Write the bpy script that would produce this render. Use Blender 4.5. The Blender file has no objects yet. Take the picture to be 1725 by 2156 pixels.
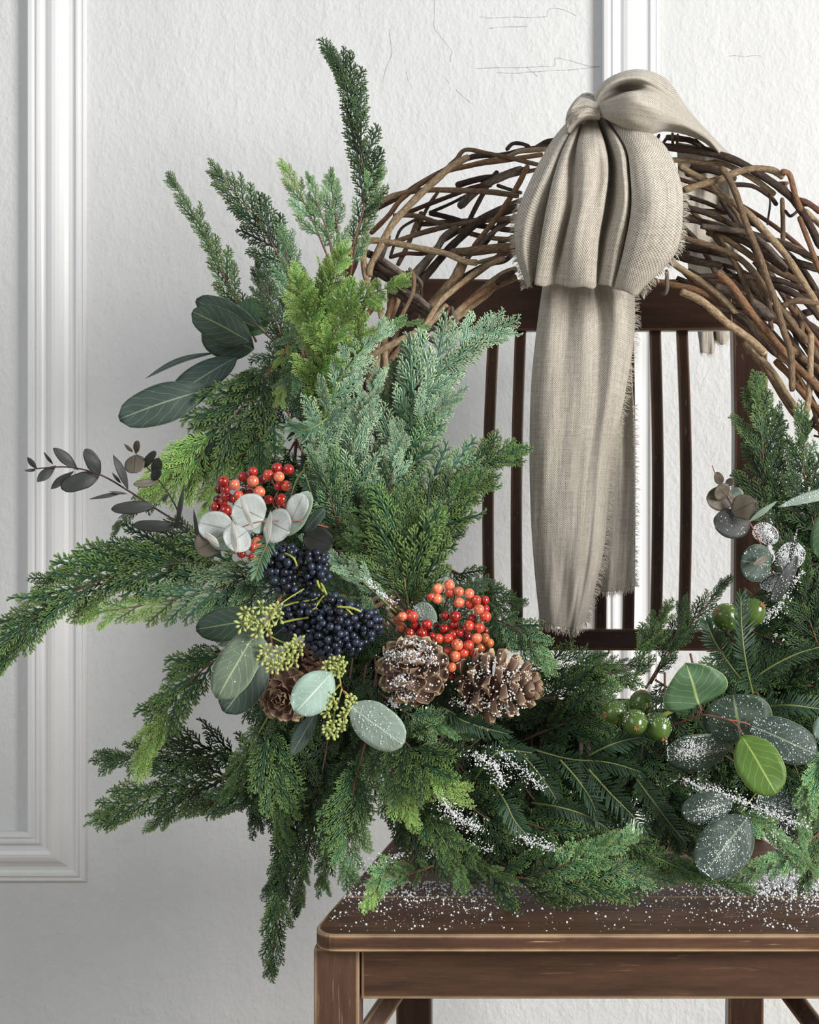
import bpy, math, random
from mathutils import Vector, Matrix, Quaternion
random.seed(7)
SC = bpy.context.scene
C = bpy.data.collections.new('wreath_scene'); SC.collection.children.link(C)
# ------------------------------------------------------------------ camera, world, lights, exposure
F, CX, CY, H = 3500.0, 1078.0, 1078.0, 0.778      # focal length in px of the 1725 wide frame, principal point, camera height
cam = bpy.data.cameras.new('camera'); camo = bpy.data.objects.new('camera', cam); C.objects.link(camo)
camo.location = (0, 0, H); camo.rotation_euler = (math.pi/2, 0, 0)
cam.sensor_fit = 'HORIZONTAL'; cam.sensor_width = 36; cam.lens = F/1725*36
cam.shift_x = -(CX-862.5)/1725; cam.shift_y = 0
cam.clip_start = .05
cam.dof.use_dof = True; cam.dof.focus_distance = 1.47; cam.dof.aperture_fstop = 25
SC.camera = camo
w = bpy.data.worlds.new('world'); SC.world = w; w.use_nodes = True
w.node_tree.nodes['Background'].inputs[0].default_value = (.90, .95, 1.0, 1)
w.node_tree.nodes['Background'].inputs[1].default_value = .31
def area(name, loc, target, sx, sy, power, col):
    l = bpy.data.lights.new(name, 'AREA'); l.shape = 'RECTANGLE'; l.size = sx; l.size_y = sy; l.energy = power; l.color = col
    o = bpy.data.objects.new(name, l); C.objects.link(o); o.location = loc
    o.rotation_euler = (Vector(target)-Vector(loc)).to_track_quat('-Z', 'Y').to_euler(); return o
area('window_light', (2.9, -.75, 1.55), (0, 1.75, .85), 1.25, 1.7, 190, (1, .975, .94))
area('room_fill_window', (-1.7, -.6, 1.9), (0, 1.7, .8), 1.2, 1.4, 20, (.95, .98, 1.0))
SC.view_settings.view_transform = 'Standard'; SC.view_settings.look = 'None'
SC.view_settings.exposure = 0.10; SC.view_settings.gamma = 1; SC.view_settings.use_curve_mapping = False

# ------------------------------------------------------------------ helpers
def P(px, py, d): return Vector(((px-CX)/F*d, d, H-(py-CY)/F*d))
def px2m(n, d): return n/F*d
class MB:
    def __init__(s): s.v=[]; s.f=[]; s.a=[]; s.uv={}; s.uvs=[]; s.hasuv=False
    def add(s, vs, fs, a=None, uv=None):
        n=len(s.v); s.v += [tuple(v) for v in vs]; s.f += [tuple(i+n for i in f) for f in fs]
        s.a += list(a) if a is not None else [0.0]*len(vs)
        if uv is not None: s.hasuv=True; s.uvs += list(uv)
        else: s.uvs += [(0,0)]*len(vs)
    def tube(s, pts, rad, sides=6, att=None, flat=1.0, nrm=None, cap=True):
        pts=[Vector(p) for p in pts]; n=len(pts)
        if not hasattr(rad,'__len__'): rad=[rad]*n
        if att is None: att=[0.0]*n
        elif not hasattr(att,'__len__'): att=[att]*n
        t0=(pts[1]-pts[0]).normalized()
        up = Vector(nrm) if nrm is not None else (Vector((0,-1,0)) if abs(t0.y)<.9 else Vector((0,0,1)))
        vs=[]; aa=[]; uv=[]; L=0
        for i,p in enumerate(pts):
            t=(pts[min(i+1,n-1)]-pts[max(i-1,0)])
            t = t.normalized() if t.length>1e-9 else t0
            x=up.cross(t); 
            x = x.normalized() if x.length>1e-6 else Vector((1,0,0))
            y=t.cross(x).normalized(); up=y if nrm is None else up
            if i: L+=(pts[i]-pts[i-1]).length
            for k in range(sides):
                a=2*math.pi*k/sides
                vs.append(p+x*(math.cos(a)*rad[i])+y*(math.sin(a)*rad[i]*flat)); aa.append(att[i]); uv.append((k/sides, L))
        fs=[]
        for i in range(n-1):
            for k in range(sides):
                b=i*sides; k2=(k+1)%sides
                fs.append((b+k,b+k2,b+sides+k2,b+sides+k))
        if cap: fs.append(tuple(range(sides))[::-1]); fs.append(tuple((n-1)*sides+k for k in range(sides)))
        s.add(vs,fs,aa,uv)
    def box(s, x0,x1,y0,y1,z0,z1):
        s.add([(x,y,z) for z in (z0,z1) for y in (y0,y1) for x in (x0,x1)],[(0,2,3,1),(4,5,7,6),(0,1,5,4),(2,6,7,3),(0,4,6,2),(1,3,7,5)])
    def mesh(s, name, mat=None, smooth=True, org=(0,0,0)):
        me=bpy.data.meshes.new(name); ox,oy,oz=org
        me.from_pydata([(v[0]-ox,v[1]-oy,v[2]-oz) for v in s.v],[],s.f)
        at=me.attributes.new('tip','FLOAT','POINT'); at.data.foreach_set('value', s.a)
        if s.hasuv:
            ul=me.uv_layers.new(name='UVMap'); li=[0]*len(me.loops); me.loops.foreach_get('vertex_index', li)
            flat=[c for i in li for c in s.uvs[i]]; ul.data.foreach_set('uv', flat)
        if smooth: me.polygons.foreach_set('use_smooth',[True]*len(me.polygons))
        if mat: me.materials.append(mat)
        me.update(); return me
    def build(s, name, mat, parent=None, smooth=True, loc=None):
        org = tuple(parent_world(parent)) if parent is not None else (loc if loc is not None else (0,0,0))
        o=bpy.data.objects.new(name, s.mesh(name,mat,smooth,org)); C.objects.link(o)
        if parent is not None: o.parent=parent
        else: o.location=org
        return o
def parent_world(p):
    v=Vector(p.location); 
    while p.parent: p=p.parent; v=v+Vector(p.location)
    return v
def tag(o, label, cat, group=None, kind=None):
    if label: o['label']=label
    if cat: o['category']=cat
    if group: o['group']=group
    if kind: o['kind']=kind
    return o
def thing(name, label, cat, loc, group=None):
    o=bpy.data.objects.new(name,None); C.objects.link(o); o.location=loc; o.empty_display_size=.02
    return tag(o,label,cat,group)
def spline(pts, n):
    """Catmull-Rom through pts (tuples of any length), n samples"""
    m=len(pts); out=[]
    for i in range(n):
        t=i/(n-1)*(m-1); k=min(int(t),m-2); f=t-k
        p0,p1,p2,p3=pts[max(k-1,0)],pts[k],pts[k+1],pts[min(k+2,m-1)]
        out.append(tuple(.5*((2*b)+(-a+c)*f+(2*a-5*b+4*c-d)*f*f+(-a+3*b-3*c+d)*f**3) for a,b,c,d in zip(p0,p1,p2,p3)))
    return out
# ------------------------------------------------------------------ materials
def mat(name, col=(.5,.5,.5), rough=.6, spec=.5, fn=None, **kw):
    m=bpy.data.materials.new(name); m.use_nodes=True; nt=m.node_tree; b=nt.nodes['Principled BSDF']
    b.inputs['Base Color'].default_value=(*col,1); b.inputs['Roughness'].default_value=rough
    b.inputs['Specular IOR Level'].default_value=spec
    for k,v in kw.items(): b.inputs[k.replace('_',' ')].default_value=v
    if fn: fn(nt,b)
    return m
def N(nt,t,**kw):
    n=nt.nodes.new(t)
    for k,v in kw.items():
        if k in n.inputs.keys(): n.inputs[k].default_value=v
        else: setattr(n,k,v)
    return n
def L(nt,a,b): nt.links.new(a,b)
def mixc(nt,fac,a,b,typ='MIX'):
    n=nt.nodes.new('ShaderNodeMix'); n.data_type='RGBA'; n.blend_type=typ
    for s,v in ((0,fac),(6,a),(7,b)):
        if hasattr(v,'links'): L(nt,v,n.inputs[s])
        elif s==0: n.inputs[0].default_value=v
        else: n.inputs[s].default_value=(*v,1)
    return n.outputs[2]
def math_(nt,op,a,b=0.0,c=None,clamp=False):
    n=nt.nodes.new('ShaderNodeMath'); n.operation=op; n.use_clamp=clamp
    for i,v in enumerate((a,b) if c is None else (a,b,c)):
        if hasattr(v,'links'): L(nt,v,n.inputs[i])
        else: n.inputs[i].default_value=v
    return n.outputs[0]
def ramp(nt,fac,lo,hi):
    n=nt.nodes.new('ShaderNodeMapRange'); n.clamp=True; L(nt,fac,n.inputs[0]); n.inputs[1].default_value=lo; n.inputs[2].default_value=hi
    return n.outputs[0]
def mapping(nt,src,scale):
    c=nt.nodes.new('ShaderNodeTexCoord'); m=nt.nodes.new('ShaderNodeMapping'); L(nt,c.outputs[src],m.inputs[0]); m.inputs['Scale'].default_value=scale
    return m.outputs[0]
def noise(nt,vec,scale,detail=3,rough=.5):
    n=N(nt,'ShaderNodeTexNoise',Scale=scale,Detail=detail,Roughness=rough)
    if vec is not None: L(nt,vec,n.inputs['Vector'])
    return n.outputs['Fac']
def bump(nt,b,h,strength,dist):
    n=N(nt,'ShaderNodeBump',Strength=strength,Distance=dist); L(nt,h,n.inputs['Height']); L(nt,n.outputs[0],b.inputs['Normal'])

def f_wall(nt,b):
    v=mapping(nt,'Object',(1,1,.72)); n1=noise(nt,v,190,3,.55); n2=noise(nt,v,60,3,.6); n3=noise(nt,mapping(nt,'Object',(1,1,.3)),11,4,.6)
    c=mixc(nt,ramp(nt,n3,.3,.75),(.625,.63,.63),(.68,.685,.68)); 
    spk=N(nt,'ShaderNodeTexVoronoi',Scale=70); L(nt,mapping(nt,'Object',(1,1,1)),spk.inputs['Vector'])
    dot=math_(nt,'MULTIPLY',math_(nt,'LESS_THAN',spk.outputs['Distance'],.035),ramp(nt,n2,.55,.6))
    c=mixc(nt,math_(nt,'MULTIPLY',dot,.6),c,(.35,.35,.33)); L(nt,c,b.inputs['Base Color'])
    h=math_(nt,'ADD',math_(nt,'MULTIPLY',ramp(nt,n1,.35,.8),.7),math_(nt,'MULTIPLY',ramp(nt,n2,.45,.8),1.4)); bump(nt,b,h,.45,.0015)
M_wall=mat('plaster_white',rough=.72,spec=.3,fn=f_wall)
def f_trim(nt,b):
    n=noise(nt,mapping(nt,'Object',(8,8,1)),9,3); L(nt,mixc(nt,n,(.70,.70,.70),(.76,.76,.76)),b.inputs['Base Color'])
M_trim=mat('white_gloss_paint',rough=.38,fn=f_trim)
M_crack=mat('hairline_crack',(.16,.155,.15),.9)
def f_floor(nt,b):
    n=noise(nt,mapping(nt,'Object',(1,8,1)),4,4); L(nt,mixc(nt,n,(.25,.20,.15),(.38,.32,.25)),b.inputs['Base Color'])
M_floor=mat('floor_boards',rough=.5,fn=f_floor)
def wood(name, base, dark, worn, wear, sc, rough=.42, scr=.75):
    def f(nt,b):
        v=mapping(nt,'Object',sc); g=noise(nt,v,30,5,.65); g2=noise(nt,mapping(nt,'Object',(1,1,1)),14,4,.6)
        c=mixc(nt,ramp(nt,g,.3,.7),dark,base)
        bv=N(nt,'ShaderNodeBevel',Radius=.0042); bv.samples=6; ge=nt.nodes.new('ShaderNodeNewGeometry')
        dp=N(nt,'ShaderNodeVectorMath',operation='DOT_PRODUCT'); L(nt,bv.outputs[0],dp.inputs[0]); L(nt,ge.outputs['Normal'],dp.inputs[1])
        edge=math_(nt,'SUBTRACT',1.0,dp.outputs['Value'])
        e=math_(nt,'ADD',math_(nt,'MULTIPLY',edge,14.0),math_(nt,'MULTIPLY',math_(nt,'SUBTRACT',g2,.5),2.2))
        e=math_(nt,'MULTIPLY',ramp(nt,e,.25,.75),ramp(nt,edge,.004,.02))
        s=noise(nt,mapping(nt,'Object',tuple(k*(1.7 if k>1 else .8) for k in sc)),75,3,.6)
        s=math_(nt,'MULTIPLY',ramp(nt,s,.635,.69),ramp(nt,g2,.46,.60))
        m=math_(nt,'MULTIPLY',math_(nt,'MAXIMUM',e,math_(nt,'MULTIPLY',s,scr)),wear,clamp=True)
        c=mixc(nt,m,c,worn); L(nt,c,b.inputs['Base Color']); 
        L(nt,math_(nt,'ADD',rough,math_(nt,'MULTIPLY',m,.25)),b.inputs['Roughness'])
        bump(nt,b,g,.25,.0006)
    return mat(name,rough=rough,spec=.3,fn=f)
M_seat=wood('worn_brown_seat_wood',(.115,.054,.028),(.040,.020,.012),(.58,.40,.24),1.0,(.35,3.5,3.5),.58)
M_seatz=wood('worn_brown_leg_wood',(.11,.058,.036),(.055,.03,.02),(.48,.33,.20),.9,(3.5,3.5,.35),scr=.3)
M_apron=wood('worn_brown_apron_wood',(.105,.054,.031),(.042,.022,.014),(.50,.35,.21),.9,(.35,3.5,3.5),scr=.3)
M_back=wood('dark_brown_back_wood',(.048,.023,.014),(.018,.009,.006),(.26,.15,.08),.6,(3.5,3.5,.35),.35)
M_backx=wood('dark_brown_rail_wood',(.048,.023,.014),(.018,.009,.006),(.26,.15,.08),.6,(.35,3.5,3.5),.35)
def cedar_mat(name, base, tip, stem=(.09,.12,.045)):
    def f(nt,b):
        a=N(nt,'ShaderNodeAttribute',attribute_name='tip'); oi=nt.nodes.new('ShaderNodeObjectInfo')
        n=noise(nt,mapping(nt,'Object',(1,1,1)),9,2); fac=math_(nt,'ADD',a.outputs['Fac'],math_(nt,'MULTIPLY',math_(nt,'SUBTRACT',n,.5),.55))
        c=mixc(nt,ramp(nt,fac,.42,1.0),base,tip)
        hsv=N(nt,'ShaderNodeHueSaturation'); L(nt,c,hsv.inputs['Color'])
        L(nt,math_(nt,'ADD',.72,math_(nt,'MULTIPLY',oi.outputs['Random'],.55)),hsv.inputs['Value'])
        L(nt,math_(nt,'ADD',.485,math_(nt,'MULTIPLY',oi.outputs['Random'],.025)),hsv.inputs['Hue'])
        L(nt,hsv.outputs[0],b.inputs['Base Color'])
    return mat(name,rough=.48,spec=.4,fn=f)
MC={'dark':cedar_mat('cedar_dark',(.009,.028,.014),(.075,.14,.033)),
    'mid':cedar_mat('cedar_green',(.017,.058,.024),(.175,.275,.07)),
    'teal':cedar_mat('cedar_blue_green',(.038,.110,.064),(.28,.41,.17)),
    'pale':cedar_mat('cedar_frosted',(.13,.26,.17),(.50,.63,.40)),
    'bright':cedar_mat('cedar_yellow_green',(.12,.25,.055),(.46,.63,.19)),
    'fresh':cedar_mat('cedar_fresh',(.06,.17,.08),(.34,.51,.19))}
def f_bark(nt,b):
    oi=nt.nodes.new('ShaderNodeObjectInfo'); v=mapping(nt,'UV',(7,60,1)); n=noise(nt,v,3,5,.75); n2=noise(nt,mapping(nt,'Object',(1,1,1)),60,3,.6)
    c=mixc(nt,ramp(nt,n,.36,.68),(.30,.27,.25),(1.45,1.42,1.38)); c=mixc(nt,1.0,oi.outputs['Color'],c,'MULTIPLY')
    c=mixc(nt,math_(nt,'MULTIPLY',ramp(nt,n2,.58,.75),.5),c,(.045,.03,.022)); L(nt,c,b.inputs['Base Color'])
    v2=mapping(nt,'UV',(9,25,1)); bump(nt,b,noise(nt,v2,4,4,.7),.9,.0016)
M_bark=mat('vine_bark',rough=.75,spec=.3,fn=f_bark)
M_cut=mat('cut_wood_end',(.62,.47,.30),.8)
M_stem_br=mat('reddish_brown_twig',(.14,.06,.035),.6)
M_stem_gr=mat('green_stem',(.16,.20,.05),.5)
M_stem_yg=mat('yellow_green_stem',(.38,.42,.08),.5)
M_stem_pk=mat('pinkish_red_stem',(.28,.09,.07),.5)
M_stem_dk=mat('dark_purple_stem',(.05,.025,.025),.5)
def leaf_mat(name,col,back,vein,rough=.5,rim=None,speck=0):
    def f(nt,b):
        uvn=nt.nodes.new('ShaderNodeTexCoord'); sp=nt.nodes.new('ShaderNodeSeparateXYZ'); L(nt,uvn.outputs['UV'],sp.inputs[0])
        u=math_(nt,'ABSOLUTE',math_(nt,'SUBTRACT',sp.outputs[0],.5)); v=sp.outputs[1]
        mid=math_(nt,'SUBTRACT',1.0,ramp(nt,u,.008,.028))
        wob=math_(nt,'MULTIPLY',noise(nt,uvn.outputs['UV'],5,2),.6)
        ph=math_(nt,'FRACT',math_(nt,'ADD',math_(nt,'SUBTRACT',math_(nt,'MULTIPLY',v,6.5),math_(nt,'MULTIPLY',u,4.6)),wob))
        sv=math_(nt,'SUBTRACT',1.0,ramp(nt,math_(nt,'ABSOLUTE',math_(nt,'SUBTRACT',ph,.5)),.02,.07))
        vein_m=math_(nt,'MAXIMUM',mid,math_(nt,'MULTIPLY',sv,.33))
        rimm=ramp(nt,u,.478,.495)
        n=noise(nt,mapping(nt,'Object',(1,1,1)),55,4,.6); c=mixc(nt,ramp(nt,n,.3,.75),tuple(k*.78 for k in col),tuple(min(1,k*1.18) for k in col))
        c=mixc(nt,vein_m,c,vein); c=mixc(nt,math_(nt,'MULTIPLY',rimm,.7),c,rim or vein)
        ge=nt.nodes.new('ShaderNodeNewGeometry'); L(nt,c,b.inputs['Base Color'])
        bump(nt,b,math_(nt,'ADD',math_(nt,'MULTIPLY',vein_m,-.6),math_(nt,'MULTIPLY',n,.4)),.35,.0006)
    return mat(name,rough=rough,spec=.32,fn=f)
ML={'dkgreen':leaf_mat('leaf_dark_green',(.031,.055,.038),None,(.17,.21,.10)),
    'grey':leaf_mat('leaf_grey_green',(.125,.17,.115),None,(.36,.42,.24)),
    'slate':leaf_mat('leaf_slate_green',(.042,.068,.055),None,(.20,.26,.18)),
    'mint':leaf_mat('leaf_mint',(.27,.385,.325),None,(.52,.62,.50)),
    'silver':leaf_mat('leaf_silver',(.42,.46,.44),None,(.22,.22,.20),rim=(.22,.12,.12)),
    'edge':leaf_mat('leaf_pale_edge',(.70,.72,.68),None,(.5,.5,.46)),
    'sage':leaf_mat('leaf_sage',(.25,.33,.27),None,(.48,.55,.44)),
    'charcoal':leaf_mat('leaf_charcoal',(.036,.041,.038),None,(.03,.028,.03),rim=(.03,.02,.02)),
    'olive':leaf_mat('leaf_olive_brown',(.11,.095,.07),None,(.05,.03,.03),rim=(.09,.03,.03)),
    'green':leaf_mat('leaf_fresh_green',(.080,.155,.026),None,(.30,.40,.10)),
    'bluegrn':leaf_mat('leaf_mid_green',(.058,.125,.060),None,(.32,.40,.16))}
def f_berry(nt,b):
    oi=nt.nodes.new('ShaderNodeObjectInfo'); n=noise(nt,mapping(nt,'Object',(1,1,1)),170,3); sp=nt.nodes.new('ShaderNodeSeparateXYZ'); 
    g=nt.nodes.new('ShaderNodeTexCoord'); L(nt,g.outputs['Object'],sp.inputs[0])
    c=mixc(nt,ramp(nt,n,.35,.7),(.72,.55,.5),(1.25,1.3,1.2)); c=mixc(nt,1.0,oi.outputs['Color'],c,'MULTIPLY')
    dot=math_(nt,'GREATER_THAN',sp.outputs[2],.00538); c=mixc(nt,dot,c,(.03,.01,.008)); L(nt,c,b.inputs['Base Color'])
M_berry=mat('glossy_red_berry',rough=.16,spec=.7,fn=f_berry,Coat_Weight=.5,Coat_Roughness=.06,Subsurface_Weight=.06,Subsurface_Scale=.004)
def f_navy(nt,b):
    n=noise(nt,mapping(nt,'Object',(1,1,1)),260,3); oi=nt.nodes.new('ShaderNodeObjectInfo')
    n=math_(nt,'ADD',n,math_(nt,'MULTIPLY',math_(nt,'SUBTRACT',oi.outputs['Random'],.5),.3))
    L(nt,mixc(nt,ramp(nt,n,.35,.75),(.005,.007,.013),(.038,.056,.10)),b.inputs['Base Color'])
M_navy=mat('blue_black_berry',rough=.30,spec=.6,fn=f_navy)
def f_cone(nt,b):
    a=N(nt,'ShaderNodeAttribute',attribute_name='tip'); n=noise(nt,mapping(nt,'Object',(1,1,1)),260,3,.6)
    c=mixc(nt,ramp(nt,n,.3,.7),(.10,.052,.034),(.32,.20,.14)); t=math_(nt,'ADD',a.outputs['Fac'],math_(nt,'MULTIPLY',math_(nt,'SUBTRACT',n,.5),.5))
    c=mixc(nt,ramp(nt,t,.62,.95),c,(.60,.45,.28)); L(nt,c,b.inputs['Base Color']); bump(nt,b,n,.4,.0005)
M_cone=mat('pine_cone_scale',rough=.6,fn=f_cone)
M_snow=mat('snow',(.86,.88,.90),.6,Subsurface_Weight=.0)
M_seed=mat('yellow_green_seed',(.42,.47,.16),.5)
def f_nut(nt,b):
    v=N(nt,'ShaderNodeTexVoronoi',Scale=520); L(nt,mapping(nt,'Object',(1,1,.55)),v.inputs['Vector']); n=noise(nt,mapping(nt,'Object',(1,1,1)),60,2)
    m=math_(nt,'MULTIPLY',math_(nt,'LESS_THAN',v.outputs['Distance'],.36),ramp(nt,n,.56,.60))
    L(nt,mixc(nt,m,(.060,.115,.016),(.55,.60,.33)),b.inputs['Base Color'])
M_nut=mat('green_fruit',rough=.25,fn=f_nut,Coat_Weight=.3)
M_nutcap=mat('dried_brown_tip',(.33,.16,.07),.8)
def f_linen(nt,b):
    tc=nt.nodes.new('ShaderNodeTexCoord'); sp=nt.nodes.new('ShaderNodeSeparateXYZ'); L(nt,tc.outputs['UV'],sp.inputs[0])
    def wv(c,f): return math_(nt,'SINE',math_(nt,'MULTIPLY',c,f*6.2832))
    a=wv(sp.outputs[0],640); c2=wv(sp.outputs[1],600)
    # plain weave: product of the two thread waves, with slubs
    pr=math_(nt,'MULTIPLY',a,c2)
    n1=noise(nt,mapping(nt,'UV',(260,9,1)),3,3,.6); n2=noise(nt,mapping(nt,'UV',(14,420,1)),3,3,.6); n3=noise(nt,mapping(nt,'UV',(500,120,1)),2,2,.6)
    h=math_(nt,'ADD',math_(nt,'MULTIPLY',pr,.5),.5)
    d=math_(nt,'ADD',math_(nt,'ADD',math_(nt,'MULTIPLY',h,.50),math_(nt,'MULTIPLY',n1,.45)),math_(nt,'ADD',math_(nt,'MULTIPLY',n2,.35),math_(nt,'MULTIPLY',n3,.3)))
    L(nt,mixc(nt,ramp(nt,d,.48,1.08),(.13,.108,.082),(.66,.61,.53)),b.inputs['Base Color'])
    bump(nt,b,math_(nt,'ADD',h,math_(nt,'MULTIPLY',n1,1.0)),.35,.0006)
M_linen=mat('beige_linen',rough=.85,spec=.2,fn=f_linen,Sheen_Weight=.15)
M_thread=mat('linen_thread',(.62,.57,.48),.9)

# ------------------------------------------------------------------ room
WY=2.0
b=MB(); b.add([(-2.2,WY,0),(2.2,WY,0),(2.2,WY,2.6),(-2.2,WY,2.6),(-2.2,WY+.1,0),(2.2,WY+.1,0),(2.2,WY+.1,2.6),(-2.2,WY+.1,2.6)],
   [(0,1,2,3),(5,4,7,6),(4,0,3,7),(1,5,6,2),(3,2,6,7),(4,5,1,0)])
wall=b.build('wall_back',M_wall,smooth=False); wall['kind']='structure'
b=MB(); b.box(-2.2,2.2,-1.2,WY+.1,-.05,0); fl=b.build('floor',M_floor,smooth=False); fl['kind']='structure'
# moulding profile: (distance from its left edge in photo px at the wall, height in mm), tall on the left
prof=[(0,0),(0,13),(3,15.5),(11,16),(14,13.5),(17,13),(21,15.5),(26,15),(29,11),(33,9.5),(38,9.5),(44,12.5),(52,14.2),(60,14),(68,12.2),(76,8.2),(84,5.2),(92,4.6),(98,5.4),(101,8),(105,8),(108,4.8),(112,4.5),(115,5.6),(118,5),(121,0)]
S=WY/F
def zz(py): return H-(py-CY)*S
def xx(px): return (px-CX)*S
def moulding(name, px0, sc, ztop, py_corner_bottom, hor):
    """vertical run whose right/outer edge is at px0+121*sc; hor: mitred horizontal run going left from the corner"""
    b=MB(); n=len(prof); vs=[]
    for (d,h) in prof: vs.append((xx(px0+d*sc),WY-h*.001,ztop))
    for (d,h) in prof: 
        yb = py_corner_bottom-(121-d)*sc*.91 if hor else py_corner_bottom
        vs.append((xx(px0+d*sc),WY-h*.001,zz(yb)))
    b.add(vs,[(i,i+1,n+i+1,n+i) for i in range(n-1)])
    if hor:
        vs=[]
        for (d,h) in prof: vs.append((xx(px0+d*sc),WY-h*.001,zz(py_corner_bottom-(121-d)*sc*.91)))
        for (d,h) in prof: vs.append((-1.6,WY-h*.001,zz(py_corner_bottom-(121-d)*sc*.91)))
        b.add(vs,[(i,i+1,n+i+1,n+i) for i in range(n-1)])
    else: b.add(vs[n:],[tuple(range(n))])
    # crisp facets are wanted between fillets
    o=b.build(name,M_trim,smooth=False); o['kind']='structure'; return o
t1=moulding('trim_1',64,.985,2.5,1856,True)
t2=moulding('trim_2',1268,1.0,2.5,1852,False)
crk=[[(1010,36),(1040,38),(1080,36),(1110,37),(1150,35),(1152,25),(1160,18),(1180,19),(1200,26),(1214,34)],
     [(1003,144),(1050,143),(1110,142),(1140,140),(1168,139),(1169,123),(1190,125),(1215,132),(1240,139),(1264,140)],
     [(1110,142),(1122,152),(1132,161)],[(1045,153),(1090,154),(1110,152),(1172,148),(1205,147),(1240,143),(1264,140)],
     [(916,0),(915,30),(915,60),(930,80),(952,108),(948,120),(949,130)],[(960,188),(975,203),(990,216)],[(937,164),(946,175)],
     [(820,60),(822,85),(825,115),(812,145),(806,175)],[(1535,118),(1555,117),(1570,120),(1585,117),(1604,118)],[(1030,60),(1060,57),(1110,56)],[(855,150),(860,170)]]
for c in crk:
    b=MB(); pts=spline(c,len(c)*4); pts=[P(x+random.uniform(-.5,.5),y+random.uniform(-.5,.5),WY-.0001) for x,y in pts]
    b.tube(pts,[.00022*random.uniform(.4,1.2) for _ in pts],4); o=b.build('crack',M_crack,wall)
# ------------------------------------------------------------------ chair
XC=.0666
chair=thing('spindle_back_chair','worn dark brown wooden chair with slatted back, snow on its seat','chair',(XC,1.48,0))
def bevel(o,w,seg=2):
    m=o.modifiers.new('bevel','BEVEL'); m.width=w; m.segments=seg; m.limit_method='ANGLE'; m.angle_limit=.6; return o
SZ=.4525
def halfw(d): 
    t=(d-1.28)/.40
    h=.2231-.040*t
    if d<1.315:
        k=(1.315-d)/.035; h-= .020*(1-math.sqrt(max(0,1-k*k)))
    return h
def plank(d0,d1,first=False):
    ds=[d0+(d1-d0)*i/10 for i in range(11)] if not first else [1.28+.035*(1-math.cos(math.pi/2*i/8)) for i in range(9)]+[1.33,1.36,1.39,d1]
    pts=[(XC-halfw(d),d) for d in ds]+[(XC+halfw(d),d) for d in reversed(ds)]
    n=len(pts); b=MB(); b.add([(x,y,SZ) for x,y in pts]+[(x,y,SZ-.0135) for x,y in pts],[tuple(range(n))[::-1],tuple(range(n,2*n))]+[(i,(i+1)%n,n+(i+1)%n,n+i) for i in range(n)])
    return bevel(b.build('seat_plank',M_seat,chair,smooth=False),.0011,1)
plank(1.28,1.405,True); plank(1.4062,1.545); plank(1.5462,1.685)
def beam(name,p0,p1,wx,wy,m,parent=chair,bv=.0015):
    """square bar p0->p1, width wx along x (or z when it runs along x), wy in depth"""
    p0=Vector(p0);p1=Vector(p1);t=(p1-p0).normalized(); 
    s=Vector((0,1,0)); s=(s-t*s.dot(t)).normalized(); r=t.cross(s).normalized(); vs=[]
    for p in (p0,p1):
        for a,c in ((-1,-1),(1,-1),(1,1),(-1,1)): vs.append(p+r*(a*wx/2)+s*(c*wy/2))
    b=MB(); b.add(vs,[(0,1,2,3),(7,6,5,4),(0,4,5,1),(1,5,6,2),(2,6,7,3),(3,7,4,0)])
    me=b.build(name,m,parent,smooth=False); 
    return bevel(me,bv)
import bmesh
def fixn(o):
    bm=bmesh.new(); bm.from_mesh(o.data); bmesh.ops.recalc_face_normals(bm,faces=bm.faces); bm.to_mesh(o.data); bm.free()
XL,XR=-.1547+.018,.288-.018
for x in (XL,XR): fixn(beam('front_leg',(x,1.3125,.0),(x,1.3125,SZ-.014),.0355,.0355,M_seatz))
b=MB(); b.box(XL+.0185,XR-.0185,1.302,1.318,.3965,SZ-.0138); fixn(bevel(b.build('front_apron',M_apron,chair,smooth=False),.0012))
PB=[(-.0972,1.66),(.2323,1.66)]
for sx,(x,y) in zip((-1,1),PB):
    # rear leg and back post in one, reclining above the seat
    c=[(x,1.675,0),(x,1.655,.40),(x,1.66,.47),(x+sx*.008,1.685,.62),(x+sx*.0145,1.722,.86),(x+sx*.016,1.752,1.022)]
    b=MB(); cc=c; vs=[]
    for (a,d,z) in cc:
        for q,r in ((-1,-1),(1,-1),(1,1),(-1,1)): vs.append((a+q*.0175,d+r*.014,z))
    fs=[(0,1,2,3)]+[(4*i+k,4*i+(k+1)%4,4*i+4+(k+1)%4,4*i+4+k) for i in range(len(cc)-1) for k in range(4)]+[tuple(4*(len(cc)-1)+k for k in (3,2,1,0))]
    b.add(vs,fs); o=b.build('back_post',M_back,chair,smooth=False); fixn(o); bevel(o,.0014)
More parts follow.
